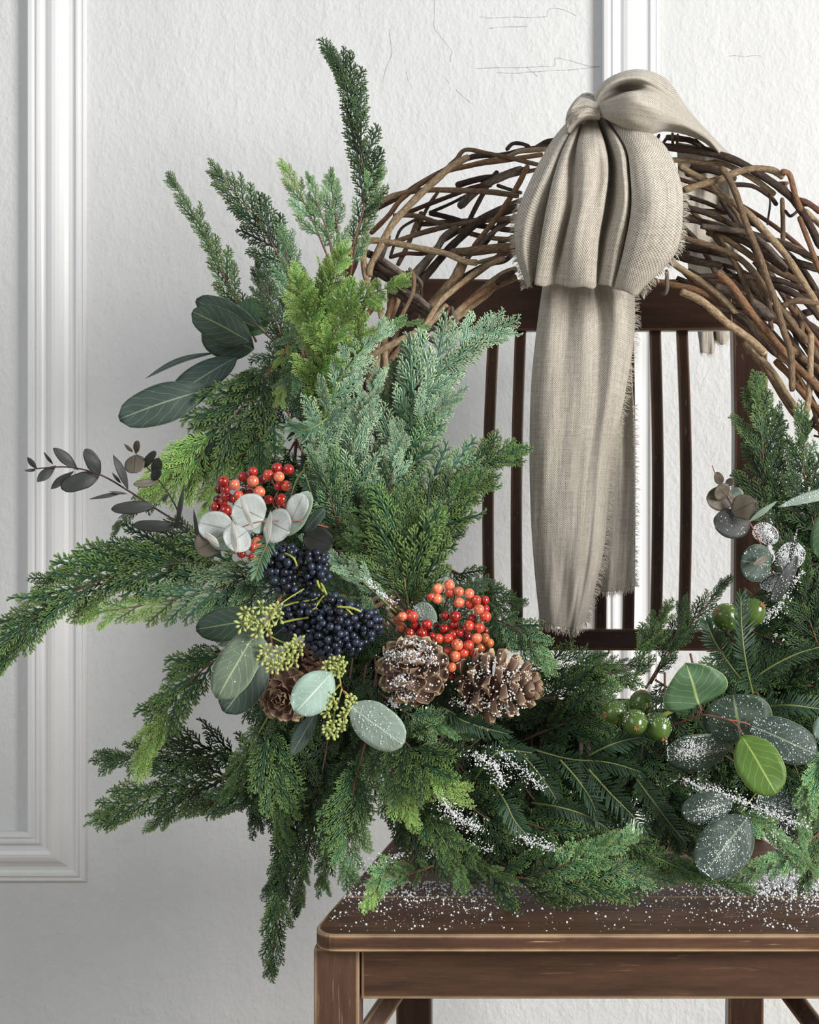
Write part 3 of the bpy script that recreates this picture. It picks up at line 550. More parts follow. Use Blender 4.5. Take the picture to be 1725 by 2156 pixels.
CB=[ # label, points, L, n, material, kwargs
('tallest cedar spire, dark green, rising at the top left of the wreath',[(742,520,1.53),(768,420,1.53),(757,300,1.53),(737,190,1.53),(708,128,1.53)],128,22,'dark',dict(ang=20,taper=.45,spread3=.12)),
('blue-green cedar spray tucked right behind the tallest spire',[(735,600,1.55),(752,500,1.54),(778,420,1.53),(795,375,1.53)],95,12,'teal',dict(ang=24,tipm='fresh')),
('thin leftmost cedar spray reaching up and left above the eucalyptus leaves',[(540,720,1.48),(500,640,1.48),(462,560,1.48),(415,465,1.48),(368,390,1.48)],92,17,'mid',dict(ang=19,taper=.40,spread3=.15,roll=20)),
('broad dark cedar spray leaning left, second from left at the top',[(660,700,1.49),(605,580,1.49),(560,490,1.49),(505,420,1.49),(465,372,1.49)],112,20,'dark',dict(ang=34,tipm='mid',taper=.45)),
('light green cedar sprig with open fronds between the two big top sprays',[(698,560,1.52),(665,480,1.52),(632,410,1.52),(605,362,1.52)],84,12,'fresh',dict(ang=30,tipm='bright')),
('small pale cedar sprig just left of the tallest spire',[(705,570,1.52),(690,490,1.52),(668,430,1.52),(655,385,1.52)],72,10,'fresh',dict(ang=28)),
('blue-green sprig low between the light sprig and the tallest spire',[(720,560,1.53),(710,480,1.53),(702,420,1.53),(697,385,1.53)],80,11,'teal',dict(ang=28,tipm='fresh')),
('blue-green cedar bough below the broad dark spray at the top left',[(640,760,1.46),(625,660,1.46),(610,580,1.46),(600,510,1.46)],105,16,'teal',dict(ang=32)),
('dark thin cedar twig standing behind the rounded dark leaves',[(590,720,1.50),(560,650,1.50),(545,600,1.50),(543,565,1.50)],70,11,'dark',dict(ang=26)),
('dark cedar sprig leaning left over the shadowed top left stems',[(620,780,1.46),(590,700,1.45),(570,640,1.45),(560,590,1.45)],85,12,'dark',dict(ang=30)),
('yellow-green cedar bough pointing forward over the vines, its tip farthest right',[(650,740,1.42),(705,665,1.37),(770,625,1.33),(838,598,1.30)],92,30,'bright',dict(coarse=True,ang=48,spread3=.5,jr=60,stem='green')),
('yellow-green cedar tuft standing highest over the bright mass',[(655,720,1.42),(680,640,1.38),(702,580,1.36),(718,535,1.35)],92,24,'bright',dict(coarse=True,ang=45,spread3=.5,jr=60,stem='green')),
('yellow-green cedar tuft at the left edge of the bright mass',[(690,780,1.42),(660,700,1.39),(638,635,1.37),(628,590,1.36)],95,24,'bright',dict(coarse=True,ang=42,spread3=.45,jr=50,stem='green')),
('dense bright green cedar clump in the middle of the bright mass',[(650,850,1.42),(675,770,1.38),(700,710,1.36),(735,650,1.34)],112,30,'bright',dict(ang=45,spread3=.45,jr=50,stem='green')),
('bright green cedar clump hanging below the yellow-green tufts',[(640,900,1.43),(680,830,1.40),(715,760,1.38),(755,700,1.36)],115,26,'bright',dict(ang=40,spread3=.4,tipm='bright')),
('small flat pale cedar frond turned down in the shade left of the bright mass',[(650,640,1.41),(630,690,1.40),(605,730,1.40),(590,755,1.40)],64,7,'teal',dict(ang=34,tipm='bright')),
('lower flat cedar frond fanning down in the shade beside the dark stems',[(650,730,1.41),(625,780,1.40),(605,810,1.40),(592,835,1.40)],70,8,'teal',dict(ang=36,tipm='bright')),
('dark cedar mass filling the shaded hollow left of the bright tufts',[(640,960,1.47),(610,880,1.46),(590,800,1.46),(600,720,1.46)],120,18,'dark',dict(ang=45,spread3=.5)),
('pale frosted cedar bough rising from the centre towards the inner vines',[(690,1080,1.42),(670,960,1.38),(700,830,1.36),(760,740,1.36),(800,700,1.37)],118,24,'pale',dict(ang=28,spread3=.2,stem='green')),
('thin pale cedar sprig laid across the vine twigs to the right',[(730,790,1.40),(775,720,1.38),(830,680,1.38),(895,688,1.38)],52,10,'fresh',dict(ang=22,stem='green',taper=.3)),
('frosted cedar bough in front of the lower inner vines',[(760,1130,1.42),(745,1010,1.39),(750,900,1.38),(790,810,1.39)],118,22,'pale',dict(ang=27,spread3=.2,stem='green')),
('wide pale cedar fan whose top tips overlap the chair rail',[(800,1060,1.44),(835,930,1.43),(890,820,1.43),(960,740,1.43),(1030,700,1.43)],150,24,'pale',dict(ang=30,spread3=.12,jr=18,taper=.42,stem='green')),
('pale cedar fan beside the left back post, its tips pointing right',[(790,1110,1.43),(830,990,1.42),(880,900,1.42),(935,850,1.42)],130,20,'teal',dict(ang=30,tipm='pale',spread3=.15)),
('dark blue-green cedar spray in the notch between the pale fans',[(775,1000,1.45),(800,900,1.45),(830,820,1.45),(850,760,1.45)],112,16,'teal',dict(ang=26)),
('green cedar spray reaching right across two chair slats',[(830,1150,1.43),(880,1050,1.42),(960,995,1.42),(1030,968,1.42),(1065,958,1.42)],118,22,'teal',dict(ang=26,tipm='mid',spread3=.1,jr=16)),
('broad green cedar fan right of centre below the one reaching over the slats',[(850,1230,1.42),(890,1130,1.41),(940,1060,1.41),(985,1030,1.41)],150,24,'mid',dict(ang=34,spread3=.12,jr=18)),
('dark green cedar frond with tips near the first slat, under the broad fan',[(850,1240,1.44),(890,1170,1.43),(925,1130,1.43),(960,1110,1.43)],100,14,'dark',dict(ang=32)),
('flat cedar fan standing upright over the red berries, yellow-green stems',[(862,1285,1.38),(850,1210,1.37),(842,1150,1.37),(838,1100,1.37)],160,22,'mid',dict(ang=30,spread3=.08,jr=14,start=.02,taper=.30,stem='green')),
('cedar frond right half of the fan above the coral berries',[(868,1285,1.39),(890,1220,1.38),(905,1160,1.38),(915,1110,1.38)],125,16,'mid',dict(ang=26,spread3=.1)),
('cedar frond pointing up-left from the fan above the berries',[(858,1285,1.38),(815,1220,1.37),(775,1170,1.37),(745,1125,1.37)],120,16,'mid',dict(ang=25,spread3=.12,tipm='mid')),
('dense blue-green cedar plume left in the centre, above the silver leaves',[(740,1180,1.40),(705,1080,1.38),(680,990,1.37),(665,915,1.38)],120,22,'teal',dict(ang=27,spread3=.2,tipm='pale')),
('dark cedar plume in the centre between the frosted boughs',[(790,1220,1.42),(765,1110,1.40),(745,1010,1.39),(735,930,1.39)],125,22,'teal',dict(ang=26,spread3=.2)),
('cedar plume with lit edges right of the cut brown stub',[(810,1200,1.42),(815,1100,1.40),(825,1010,1.40),(835,940,1.40)],125,20,'teal',dict(ang=26,spread3=.2,tipm='pale')),
('frosted cedar sprig running diagonally down to the coral berries',[(650,1140,1.37),(710,1180,1.36),(770,1230,1.36),(835,1290,1.37)][::-1],72,16,'pale',dict(ang=24,stem='green')),
('snow-flecked cedar stem below the diagonal frosted sprig',[(820,1320,1.39),(760,1275,1.38),(700,1230,1.38),(660,1200,1.38)],80,14,'teal',dict(ang=30)),
('drooping cedar bough fanned left below the large oval leaves',[(600,740,1.45),(545,810,1.43),(480,890,1.42),(400,965,1.42),(340,1020,1.42)],150,26,'mid',dict(ang=32,spread3=.15,taper=.40,tipm='bright')),
('drooping dark cedar bough above the upper red berries',[(600,830,1.44),(560,900,1.42),(510,960,1.42),(455,1010,1.42)],130,20,'mid',dict(ang=34,spread3=.15,tipm='bright')),
('thin cedar tips hanging between the dark eucalyptus and red berries',[(560,900,1.44),(500,960,1.43),(455,1020,1.43),(435,1060,1.43)],90,12,'mid',dict(ang=26,tipm='bright')),
('dark small cedar sprig hanging behind the dark eucalyptus stem',[(420,940,1.46),(345,1010,1.46),(290,1060,1.46),(250,1105,1.46)],80,12,'dark',dict(ang=26,tipm='mid')),
('upper shaded cedar frond over the left oval leaves',[(620,730,1.47),(560,780,1.45),(500,830,1.45),(440,880,1.45)],105,16,'dark',dict(ang=30,tipm='mid')),
('longest cedar bough stretching left past the wall moulding to the frame edge',[(600,1190,1.42),(450,1185,1.38),(300,1195,1.36),(160,1245,1.35),(60,1310,1.34),(5,1375,1.34)],150,34,'mid',dict(ang=24,spread3=.15,taper=.30,stemw=6,jr=20)),
('bright-edged lower layer of the long left bough, over the dark oval leaf',[(620,1195,1.40),(530,1215,1.37),(420,1250,1.36),(300,1275,1.36),(200,1290,1.36)],135,24,'teal',dict(ang=28,spread3=.15,tipm='bright')),
('upper dark layer of the long left bough, under the dark eucalyptus',[(560,1180,1.44),(450,1155,1.42),(330,1150,1.41),(210,1175,1.41),(110,1220,1.41)],125,24,'dark',dict(ang=24,spread3=.15,tipm='mid')),
('short cedar fan hanging below the long left bough near the berries',[(640,1200,1.39),(580,1230,1.37),(520,1255,1.37),(450,1275,1.37)],110,16,'teal',dict(ang=32,spread3=.2,tipm='bright')),
('cedar spray drooping left beside the large snow-specked oval leaf',[(500,1365,1.43),(440,1400,1.42),(375,1460,1.41),(330,1530,1.41),(305,1590,1.41)],128,24,'mid',dict(ang=26,spread3=.15,tipm='bright',jr=20)),
('small cedar tuft above the drooping spray, touching the oval leaf',[(520,1350,1.44),(470,1370,1.43),(415,1395,1.43),(370,1420,1.43)],80,12,'dark',dict(ang=26,tipm='mid')),
('dark cedar spray reaching left level with the leaf tips, upper of two',[(600,1620,1.47),(500,1590,1.45),(400,1580,1.44),(310,1590,1.44),(245,1600,1.44)],122,24,'dark',dict(ang=26,spread3=.15,tipm='mid')),
('lower left cedar spray with its tip nearest the moulding corner',[(610,1650,1.46),(500,1640,1.44),(400,1650,1.43),(300,1680,1.43),(230,1715,1.43)],125,24,'dark',dict(ang=25,spread3=.12,tipm='mid',taper=.35)),
('cedar fronds hanging under the lower left spray',[(600,1660,1.45),(520,1670,1.44),(440,1690,1.43),(330,1735,1.43)],100,18,'teal',dict(ang=24,tipm='mid')),
('green cedar bough hanging straight down below the twin oval leaves',[(560,1480,1.42),(565,1570,1.40),(580,1650,1.39),(595,1740,1.39)],135,22,'mid',dict(ang=24,spread3=.15,stem='green')),
('short cedar frond bending left from the hanging bough',[(570,1500,1.41),(530,1570,1.40),(500,1620,1.40),(480,1660,1.40)],90,12,'mid',dict(ang=26,stem='green')),
('longest hanging cedar strand, its tip lowest in the picture',[(640,1560,1.43),(620,1680,1.41),(600,1800,1.40),(585,1920,1.40),(572,2030,1.40)],105,26,'dark',dict(ang=17,spread3=.12,taper=.30,tipm='mid')),
('hanging cedar strand curling left beside the longest one',[(650,1600,1.44),(620,1720,1.42),(590,1820,1.42),(568,1865,1.42)],85,14,'dark',dict(ang=18)),
('hanging cedar strand just right of the longest one',[(690,1560,1.43),(670,1690,1.41),(645,1800,1.41),(628,1890,1.41)],112,20,'dark',dict(ang=20,tipm='mid',spread3=.15)),
('dark cedar strand hanging beside the chair seat corner',[(740,1560,1.44),(720,1680,1.43),(695,1780,1.42),(680,1850,1.42)],105,18,'dark',dict(ang=22,tipm='mid')),
('bright-tipped cedar bough hanging just above the seat corner',[(770,1560,1.40),(745,1660,1.37),(735,1750,1.36),(730,1820,1.36)],125,20,'mid',dict(ang=26,tipm='fresh',spread3=.15)),
('small bright cedar sprig lying over the snowy left seat corner',[(860,1815,1.38),(820,1835,1.35),(795,1865,1.33),(780,1895,1.32)],84,11,'fresh',dict(ang=30,tipm='bright')),
('cedar tip lying flat in the snow right of the seat corner',[(930,1815,1.40),(880,1835,1.37),(840,1845,1.35),(800,1850,1.34)],84,11,'mid',dict(ang=28,tipm='fresh')),
('yellow-tipped cedar fan below the snowy pale leaf',[(800,1500,1.39),(860,1570,1.35),(900,1620,1.34),(950,1660,1.34)],130,20,'mid',dict(ang=38,tipm='bright',spread3=.18,jr=20)),
('cedar fan left under the snowy pale leaf, tips pointing down',[(800,1540,1.39),(820,1610,1.36),(840,1660,1.35),(860,1710,1.35)],115,16,'mid',dict(ang=36,tipm='bright',spread3=.18)),
('frosty cedar frond between the snowy leaf and the front pine cone',[(800,1460,1.39),(855,1500,1.36),(890,1520,1.36),(935,1530,1.36)],105,15,'teal',dict(ang=34,tipm='fresh')),
('cedar strand running down right to the seat, tip against the wood',[(850,1650,1.40),(900,1720,1.36),(940,1780,1.34),(965,1845,1.33)],105,18,'mid',dict(ang=20,spread3=.12,stem='green')),
('thin cedar strand ending in the snow left of centre on the seat',[(870,1670,1.40),(940,1750,1.36),(1000,1810,1.34),(1070,1850,1.33)],85,16,'mid',dict(ang=18,stem='green')),
('thick cedar bough lying along the seat, curving to the right',[(960,1800,1.40),(1080,1845,1.36),(1200,1855,1.35),(1330,1845,1.35),(1450,1835,1.35)],150,28,'mid',dict(ang=27,spread3=.2,tipm='fresh')),
('light green cedar tuft curling up from the bough on the seat',[(1100,1850,1.37),(1170,1830,1.34),(1250,1790,1.33),(1310,1765,1.33)],110,16,'fresh',dict(ang=32,tipm='fresh')),
('long thin cedar strand ending by the big snowy leaf on the seat',[(1180,1740,1.38),(1320,1780,1.35),(1450,1835,1.34),(1560,1870,1.33)],95,22,'mid',dict(ang=18,taper=.4,stem='green')),
('cedar bough above the seat edge, left of the dark snowy leaves',[(1020,1700,1.40),(1130,1740,1.37),(1230,1770,1.36),(1330,1800,1.36)],120,18,'mid',dict(ang=28)),
('dark cedar bough above the seat, between snow patches',[(900,1620,1.42),(980,1690,1.39),(1050,1740,1.38),(1130,1780,1.38)],125,20,'dark',dict(ang=34,tipm='mid')),
('cedar frond hanging right of the side-lying pine cone, fresh tips',[(1030,1300,1.42),(1080,1320,1.40),(1120,1355,1.39),(1150,1390,1.39)],100,14,'teal',dict(ang=38,tipm='fresh',spread3=.12,start=.03)),
('dark thin cedar sprig over the slats above the coral berries',[(920,1185,1.48),(980,1215,1.47),(1040,1255,1.47),(1080,1268,1.47)],82,12,'dark',dict(ang=30,taper=.4)),
('second dark cedar sprig just behind the coral berries',[(960,1230,1.48),(1010,1255,1.47),(1060,1290,1.47),(1110,1320,1.47)],70,10,'dark',dict(ang=30)),
('dark cedar bough behind the side-lying pine cone, reaching right',[(1050,1440,1.43),(1140,1410,1.42),(1230,1405,1.41),(1310,1425,1.41)],120,20,'dark',dict(ang=30,tipm='mid')),
('shaded cedar bough right of the side-lying pine cone',[(1060,1500,1.42),(1150,1470,1.40),(1230,1470,1.39),(1300,1490,1.39)],130,20,'dark',dict(ang=36,tipm='mid')),
('dark cedar fan left of the four green fruits',[(1100,1560,1.41),(1170,1530,1.39),(1230,1510,1.39),(1290,1500,1.39)],120,16,'dark',dict(ang=36,tipm='mid')),
('upright cedar sprig before the lower back rail, middle',[(1330,1450,1.46),(1350,1390,1.46),(1380,1330,1.46),(1400,1290,1.46)],85,13,'mid',dict(ang=24,taper=.4)),
('dark thin cedar sprig crossing the rightmost slat',[(1370,1440,1.48),(1420,1360,1.48),(1475,1290,1.48),(1520,1235,1.48)],85,13,'dark',dict(ang=17,taper=.4)),
('small dark cedar sprig against the lower rail, middle',[(1360,1450,1.47),(1400,1380,1.47),(1430,1320,1.47),(1440,1275,1.47)],72,11,'dark',dict(ang=20,taper=.4)),
('low cedar tuft left in front of the lower back rail',[(1180,1450,1.45),(1220,1420,1.45),(1270,1400,1.45),(1330,1400,1.45)],90,13,'dark',dict(ang=30)),
('tall cedar spray standing right, against the right back post',[(1670,1230,1.50),(1640,1120,1.49),(1612,1000,1.49),(1603,900,1.49),(1598,840,1.49)],125,24,'dark',dict(ang=22,spread3=.15,taper=.40,tipm='mid')),  # dark foliage colour stands in for the shade on the right side
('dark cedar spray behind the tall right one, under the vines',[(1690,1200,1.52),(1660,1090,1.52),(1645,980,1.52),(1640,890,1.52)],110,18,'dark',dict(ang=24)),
('cedar spray at the right frame edge under the vines',[(1740,1200,1.49),(1710,1090,1.48),(1692,980,1.48),(1688,900,1.48)],120,20,'dark',dict(ang=22,spread3=.15,tipm='mid')),  # shade at the right edge is put into the dark foliage colour
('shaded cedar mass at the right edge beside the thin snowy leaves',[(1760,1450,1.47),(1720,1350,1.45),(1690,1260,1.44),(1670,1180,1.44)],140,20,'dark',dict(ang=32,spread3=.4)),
('bright cedar spray hanging at the lower right frame edge',[(1760,1560,1.38),(1725,1620,1.35),(1700,1690,1.34),(1690,1760,1.34)],95,16,'fresh',dict(ang=18,stem='green')),
('snowy cedar strand running diagonally to the lower right corner of the greens',[(1480,1660,1.38),(1560,1710,1.35),(1640,1765,1.34),(1720,1835,1.33)],70,18,'fresh',dict(ang=20,taper=.35,stem='green')),
('cedar fan lying right of the big snowy leaf on the seat',[(1740,1740,1.38),(1680,1790,1.35),(1620,1820,1.34),(1560,1850,1.34)],100,16,'fresh',dict(ang=30)),
('dark green cedar bough at the bottom right edge',[(1780,1640,1.40),(1740,1720,1.38),(1715,1790,1.37),(1700,1840,1.37)],110,16,'mid',dict(ang=28)),
]
for i,(lab,pts,Lf,n,mt,kw) in enumerate(CB):
    if Lf>=118 and n<=34: Lf=int(Lf*1.13); n=int(n*.82); kw=dict(kw); kw['ang']=kw.get('ang',33)*1.08
    cedar(lab,pts,Lf,n,mt,seed=i+1,**kw)
# filler: dark boughs packed behind, round the left and bottom of the ring
rf=random.Random(5)
def filler(a_deg,r0,r1,dz,seed,mt,lab,grp,L_=135,n=16):
    a=math.radians(a_deg); c=(1240+r0*math.cos(a),1018+r0*math.sin(a)); a2=a+rf.uniform(-.22,.22)
    e=(1240+r1*math.cos(a2),1018+r1*math.sin(a2)); d=rd(c[1])+dz
    cedar(lab,[(c[0],c[1],d),((c[0]+e[0])/2,(c[1]+e[1])/2,d-.02),(e[0],e[1],d-.01)],L_,n,mt,ang=42,seed=seed,spread3=.5,group=grp,jr=40)
k=200
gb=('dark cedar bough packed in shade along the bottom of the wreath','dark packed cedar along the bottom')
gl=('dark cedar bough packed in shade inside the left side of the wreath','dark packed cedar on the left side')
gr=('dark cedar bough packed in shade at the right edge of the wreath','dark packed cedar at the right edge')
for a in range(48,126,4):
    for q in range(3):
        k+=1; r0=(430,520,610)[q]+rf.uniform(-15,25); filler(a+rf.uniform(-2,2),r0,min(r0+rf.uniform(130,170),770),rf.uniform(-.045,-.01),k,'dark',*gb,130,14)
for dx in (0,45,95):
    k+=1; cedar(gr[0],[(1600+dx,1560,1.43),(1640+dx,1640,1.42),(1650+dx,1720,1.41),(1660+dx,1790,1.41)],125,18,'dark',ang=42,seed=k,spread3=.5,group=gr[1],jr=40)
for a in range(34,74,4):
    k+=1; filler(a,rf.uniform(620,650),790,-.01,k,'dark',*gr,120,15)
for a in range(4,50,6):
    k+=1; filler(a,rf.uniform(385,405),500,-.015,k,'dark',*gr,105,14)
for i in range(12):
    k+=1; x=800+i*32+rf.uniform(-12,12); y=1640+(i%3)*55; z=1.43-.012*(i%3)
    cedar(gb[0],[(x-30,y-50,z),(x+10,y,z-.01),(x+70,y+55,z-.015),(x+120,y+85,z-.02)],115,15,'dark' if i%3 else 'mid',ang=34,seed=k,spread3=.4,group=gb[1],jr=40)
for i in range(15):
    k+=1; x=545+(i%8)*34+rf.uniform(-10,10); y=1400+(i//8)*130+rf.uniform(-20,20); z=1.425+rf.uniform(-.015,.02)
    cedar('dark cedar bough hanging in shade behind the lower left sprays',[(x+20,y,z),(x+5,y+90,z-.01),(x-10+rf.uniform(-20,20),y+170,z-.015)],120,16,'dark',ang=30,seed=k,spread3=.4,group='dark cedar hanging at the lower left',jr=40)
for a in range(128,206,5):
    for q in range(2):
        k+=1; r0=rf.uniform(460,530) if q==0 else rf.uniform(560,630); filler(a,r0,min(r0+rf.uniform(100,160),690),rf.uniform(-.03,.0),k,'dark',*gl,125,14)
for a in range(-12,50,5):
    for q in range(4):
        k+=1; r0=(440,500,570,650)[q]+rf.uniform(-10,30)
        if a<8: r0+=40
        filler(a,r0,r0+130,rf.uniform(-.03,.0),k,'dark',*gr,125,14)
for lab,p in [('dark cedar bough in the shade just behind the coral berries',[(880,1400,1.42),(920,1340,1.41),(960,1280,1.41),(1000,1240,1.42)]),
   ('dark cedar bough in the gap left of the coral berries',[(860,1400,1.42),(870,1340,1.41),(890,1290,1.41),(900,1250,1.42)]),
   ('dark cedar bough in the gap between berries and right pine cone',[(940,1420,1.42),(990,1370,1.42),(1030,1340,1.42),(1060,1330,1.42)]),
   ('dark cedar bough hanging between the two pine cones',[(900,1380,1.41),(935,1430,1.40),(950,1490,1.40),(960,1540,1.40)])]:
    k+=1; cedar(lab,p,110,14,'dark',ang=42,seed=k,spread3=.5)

# ------------------------------------------------------------------ yew sprigs
M_yew=cedar_mat('yew_needles',(.012,.036,.018),(.035,.085,.035)); M_yewl=cedar_mat('yew_needles_light',(.06,.15,.085),(.16,.30,.17))
def yew(label,pts,nl=24,sp_=5.5,light=False,group='yew sprigs of the wreath',seed=0,both=True,ang=62):
    r=random.Random(seed+900); W=[P(*p) for p in pts]; root=thing('yew_sprig',label,'yew sprig',tuple(W[0]),group)
    d=pts[0][2]; ln=sum((W[i+1]-W[i]).length for i in range(len(W)-1)); n=int(ln/px2m(sp_,d)); sp=[Vector(q) for q in spline([tuple(v) for v in W],n+2)]
    b=MB(); b.tube(sp,[px2m(2.4,d)*(1-.5*i/(n+1)) for i in range(n+2)],6); b.build('stem',M_stem_gr,root)
    b=MB(); view=Vector((0,-1,0)); roll=r.uniform(-35,35)
    for i in range(2,n+1):
        t=i/n; tan=(sp[min(i+1,n+1)]-sp[i-1]).normalized(); nb=(view-tan*view.dot(tan)).normalized(); nb=Quaternion(tan,math.radians(roll))@nb
        for s in (-1,1):
            a=math.radians(ang*(1-.45*t**3)+r.uniform(-9,9))*s; dd=Quaternion(nb,a)@tan; dd=(dd+nb*r.uniform(.0,.35)).normalized()
            l=px2m(nl*r.uniform(.8,1.1)*min(1,.55+1.4*(1-t)),d); wd=px2m(1.9,d); sd=dd.cross(nb).normalized(); n2=sd.cross(dd)
            vs=[];at=[]
            for q,wq in ((0,.45),(.2,.95),(.55,1.0),(.85,.75),(1.0,.05)):
                c=sp[i]+dd*(l*q)+tan*(l*.16*q*q)-n2*(l*.10*q*q)*(-1); vs+= [c-sd*wd*wq,c+n2*wd*.45*wq,c+sd*wd*wq]; at+=[.2+.7*q]*3
            fs=[]
            for j in range(4):
                for h in range(2): fs.append((3*j+h,3*j+h+1,3*j+4+h,3*j+3+h))
            b.add(vs,fs,at)
    o=b.build('needles',M_yewl if light else M_yew,root); o['kind']='stuff'; return root
YW=[('glossy dark yew sprig rising at the right before the back post',[(1585,1460,1.37),(1570,1390,1.35),(1562,1320,1.35),(1560,1255,1.35)],38),
('dark yew sprig leaning left above the large half-round leaf',[(1560,1430,1.38),(1530,1390,1.37),(1505,1350,1.36),(1488,1310,1.36)],32),
('dark yew sprig running right from the upright one to the frame edge',[(1570,1440,1.37),(1630,1400,1.36),(1690,1372,1.36),(1760,1355,1.36)],34),
('yew sprig behind the pale blue-grey snowy leaf at the right edge',[(1600,1490,1.40),(1660,1485,1.38),(1720,1492,1.38),(1770,1500,1.38)],32),
('yew sprig with a bright stem just below the four green fruits',[(1225,1600,1.37),(1270,1575,1.35),(1310,1560,1.35),(1350,1552,1.35)],30),
('yew sprig slanting down from the green fruits towards the seat',[(1240,1620,1.36),(1285,1670,1.35),(1325,1710,1.35),(1365,1755,1.35)],34),
('yew sprig slanting down in the middle, left of its twin',[(1180,1600,1.37),(1215,1640,1.36),(1245,1685,1.36),(1260,1730,1.36)],32),
('long horizontal yew sprig with a yellow stem above the seat greens',[(1130,1580,1.38),(1200,1598,1.37),(1280,1605,1.36),(1350,1625,1.36)],30),
('yew sprig under the two pine cones running right, yellow stem',[(920,1480,1.38),(960,1510,1.36),(1010,1530,1.36),(1070,1545,1.36)],28),
('short yew sprig with upright leaves between the two pine cones',[(900,1500,1.38),(930,1490,1.36),(960,1505,1.36),(990,1520,1.36)],26),
('snow-covered yew sprig in the middle of the lower greens',[(1000,1640,1.37),(1030,1600,1.35),(1060,1580,1.35),(1120,1585,1.35)],30),
('yew sprig curling down left of centre above the seat',[(1040,1650,1.37),(1065,1690,1.35),(1085,1730,1.35),(1120,1770,1.35)],30),
('yew sprig tips by the large dark snowy leaf at the right',[(1120,1690,1.38),(1180,1700,1.36),(1240,1720,1.36),(1300,1760,1.36)],28),
('yew sprig filling the shade under the side-lying pine cone',[(1050,1560,1.39),(1100,1590,1.38),(1150,1650,1.37),(1180,1700,1.37)],28),
('yew sprig pointing up-right near the back rail at the right',[(1340,1640,1.38),(1370,1680,1.37),(1400,1720,1.37),(1440,1770,1.37)],28)]
for i,(lab,pts,nl) in enumerate(YW): yew(lab,pts,nl,seed=i)
yew('small light yew sprig hanging under the silver leaves beside the navy berries',[(572,1120,1.30),(560,1150,1.30),(545,1185,1.30),(538,1215,1.30)],26,5,True,seed=40)
yew('light green yew tip crossing the frosted cedar above the red berries',[(690,880,1.36),(660,900,1.35),(635,905,1.35),(610,892,1.35)],34,6,True,seed=41,ang=45)
yew('yew sprig lying on the right side of the upper red berries',[(640,990,1.34),(625,1010,1.32),(612,1050,1.31),(608,1090,1.31)],20,5,False,seed=42)
yew('dark yew sprig behind the upper red berries',[(655,960,1.39),(640,985,1.38),(650,1020,1.37),(660,1050,1.37)],26,5,False,seed=43)

# ------------------------------------------------------------------ leaves
def grains(b,c,nrm,r,rg,k=1):
    """one irregular snow grain (an octahedron)"""
    s=[r*rg.uniform(.6,1.25) for _ in range(6)]; ax=[Vector((1,0,0)),Vector((0,1,0)),Vector((0,0,1))]
    R=Quaternion(Vector((rg.uniform(-1,1),rg.uniform(-1,1),rg.uniform(-1,1)+.01)).normalized(),rg.uniform(0,3)).to_matrix()
    vs=[c+R@(ax[i//2]*(s[i] if i%2 else -s[i])) for i in range(6)]
    b.add(vs,[(1,3,5),(3,0,5),(0,2,5),(2,1,5),(3,1,4),(0,3,4),(2,0,4),(1,2,4)])
def leaf(parent,base,tip,wpx,m,shape='oval',roll=0,bend=.06,fold=.10,snow=0,seed=0,stalk=None,snowc=None,cup=0,name='leaf'):
    """base, tip=(px,py,depth); wpx full width in px"""
    B,T=P(*base),P(*tip); a=(T-B); ln=a.length; a.normalize(); v=Vector((0,-1,0)); nb=(v-a*v.dot(a)).normalized(); nb=Quaternion(a,math.radians(roll))@nb
    sd=a.cross(nb).normalized(); wd=wpx/F*(base[2]+tip[2])/2/2; nu,nv=8,14; rg=random.Random(seed+31)
    def wp(t):
        if shape=='round': return math.sqrt(max(0,1-(2*t-1)**2))**.95
        if shape=='oval': return math.sin(math.pi*t**.92)**.78 if t<.5 else math.sqrt(max(0,1-((t-.5)/.5)**2.25))
        if shape=='spade': return math.sin(math.pi*t**.55)**.62
        if shape=='ovate': return math.sin(math.pi*t**1.25)**.75
        if shape=='obovate': return math.sin(math.pi/2*t/.56)**.85 if t<.56 else math.sqrt(max(0,1-((t-.56)/.44)**2.2))
        if shape=='narrow': return math.sin(math.pi*t)**.9
        if shape=='fan': return min(1,t*2.6)**.6*math.sqrt(max(0,1-max(0,(t-.45)/.55)**2.2))
    amp=rg.uniform(.010,.025); ph=rg.uniform(0,6)
    def pt(u,t):
        ww=wp(t)*wd*(1+amp*math.sin(t*11+ph)); x=(2*u-1)
        return B+a*(ln*t)+sd*(ww*x)+nb*(ln*bend*math.sin(math.pi*t)-abs(x)*ww*fold*2*.5+cup*ww*x*x+wd*.035*math.sin(t*9+ph+3*x)) 
    vs=[];uv=[]
    for j in range(nv+1):
        t=j/nv; t=.004+.992*t
        for i in range(nu+1): vs.append(pt(i/nu,t)); uv.append((i/nu,t))
    W_=nu+1; b=MB(); b.add(vs,[(j*W_+i,j*W_+i+1,(j+1)*W_+i+1,(j+1)*W_+i) for j in range(nv) for i in range(nu)],None,uv)
    o=b.build(name,ML[m],parent); md=o.modifiers.new('thickness','SOLIDIFY'); md.thickness=.00045
    if snow:
        b=MB(); c0=snowc or (.5,.5,.5)
        for _ in range(snow):
            u=min(.96,max(.04,rg.gauss(c0[0],c0[2]*.6))) if snowc else rg.uniform(.06,.94); t=min(.96,max(.05,rg.gauss(c0[1],c0[2]*.6))) if snowc else rg.uniform(.06,.95)
            grains(b,pt(u,t)+nb*.0002,nb,px2m(rg.choice((.6,.8,1.1,1.7)),base[2]),rg)
        s=b.build('snow',M_snow,o,smooth=False); s['kind']='stuff'
    if stalk:
        b=MB(); b.tube([P(*stalk[0]),(P(*stalk[0])+B)/2+Vector((0,0,.001)),B,B+a*ln*.12],px2m(stalk[1],base[2])/2,6); b.build('leaf_stalk',stalk[2],parent)
    return o
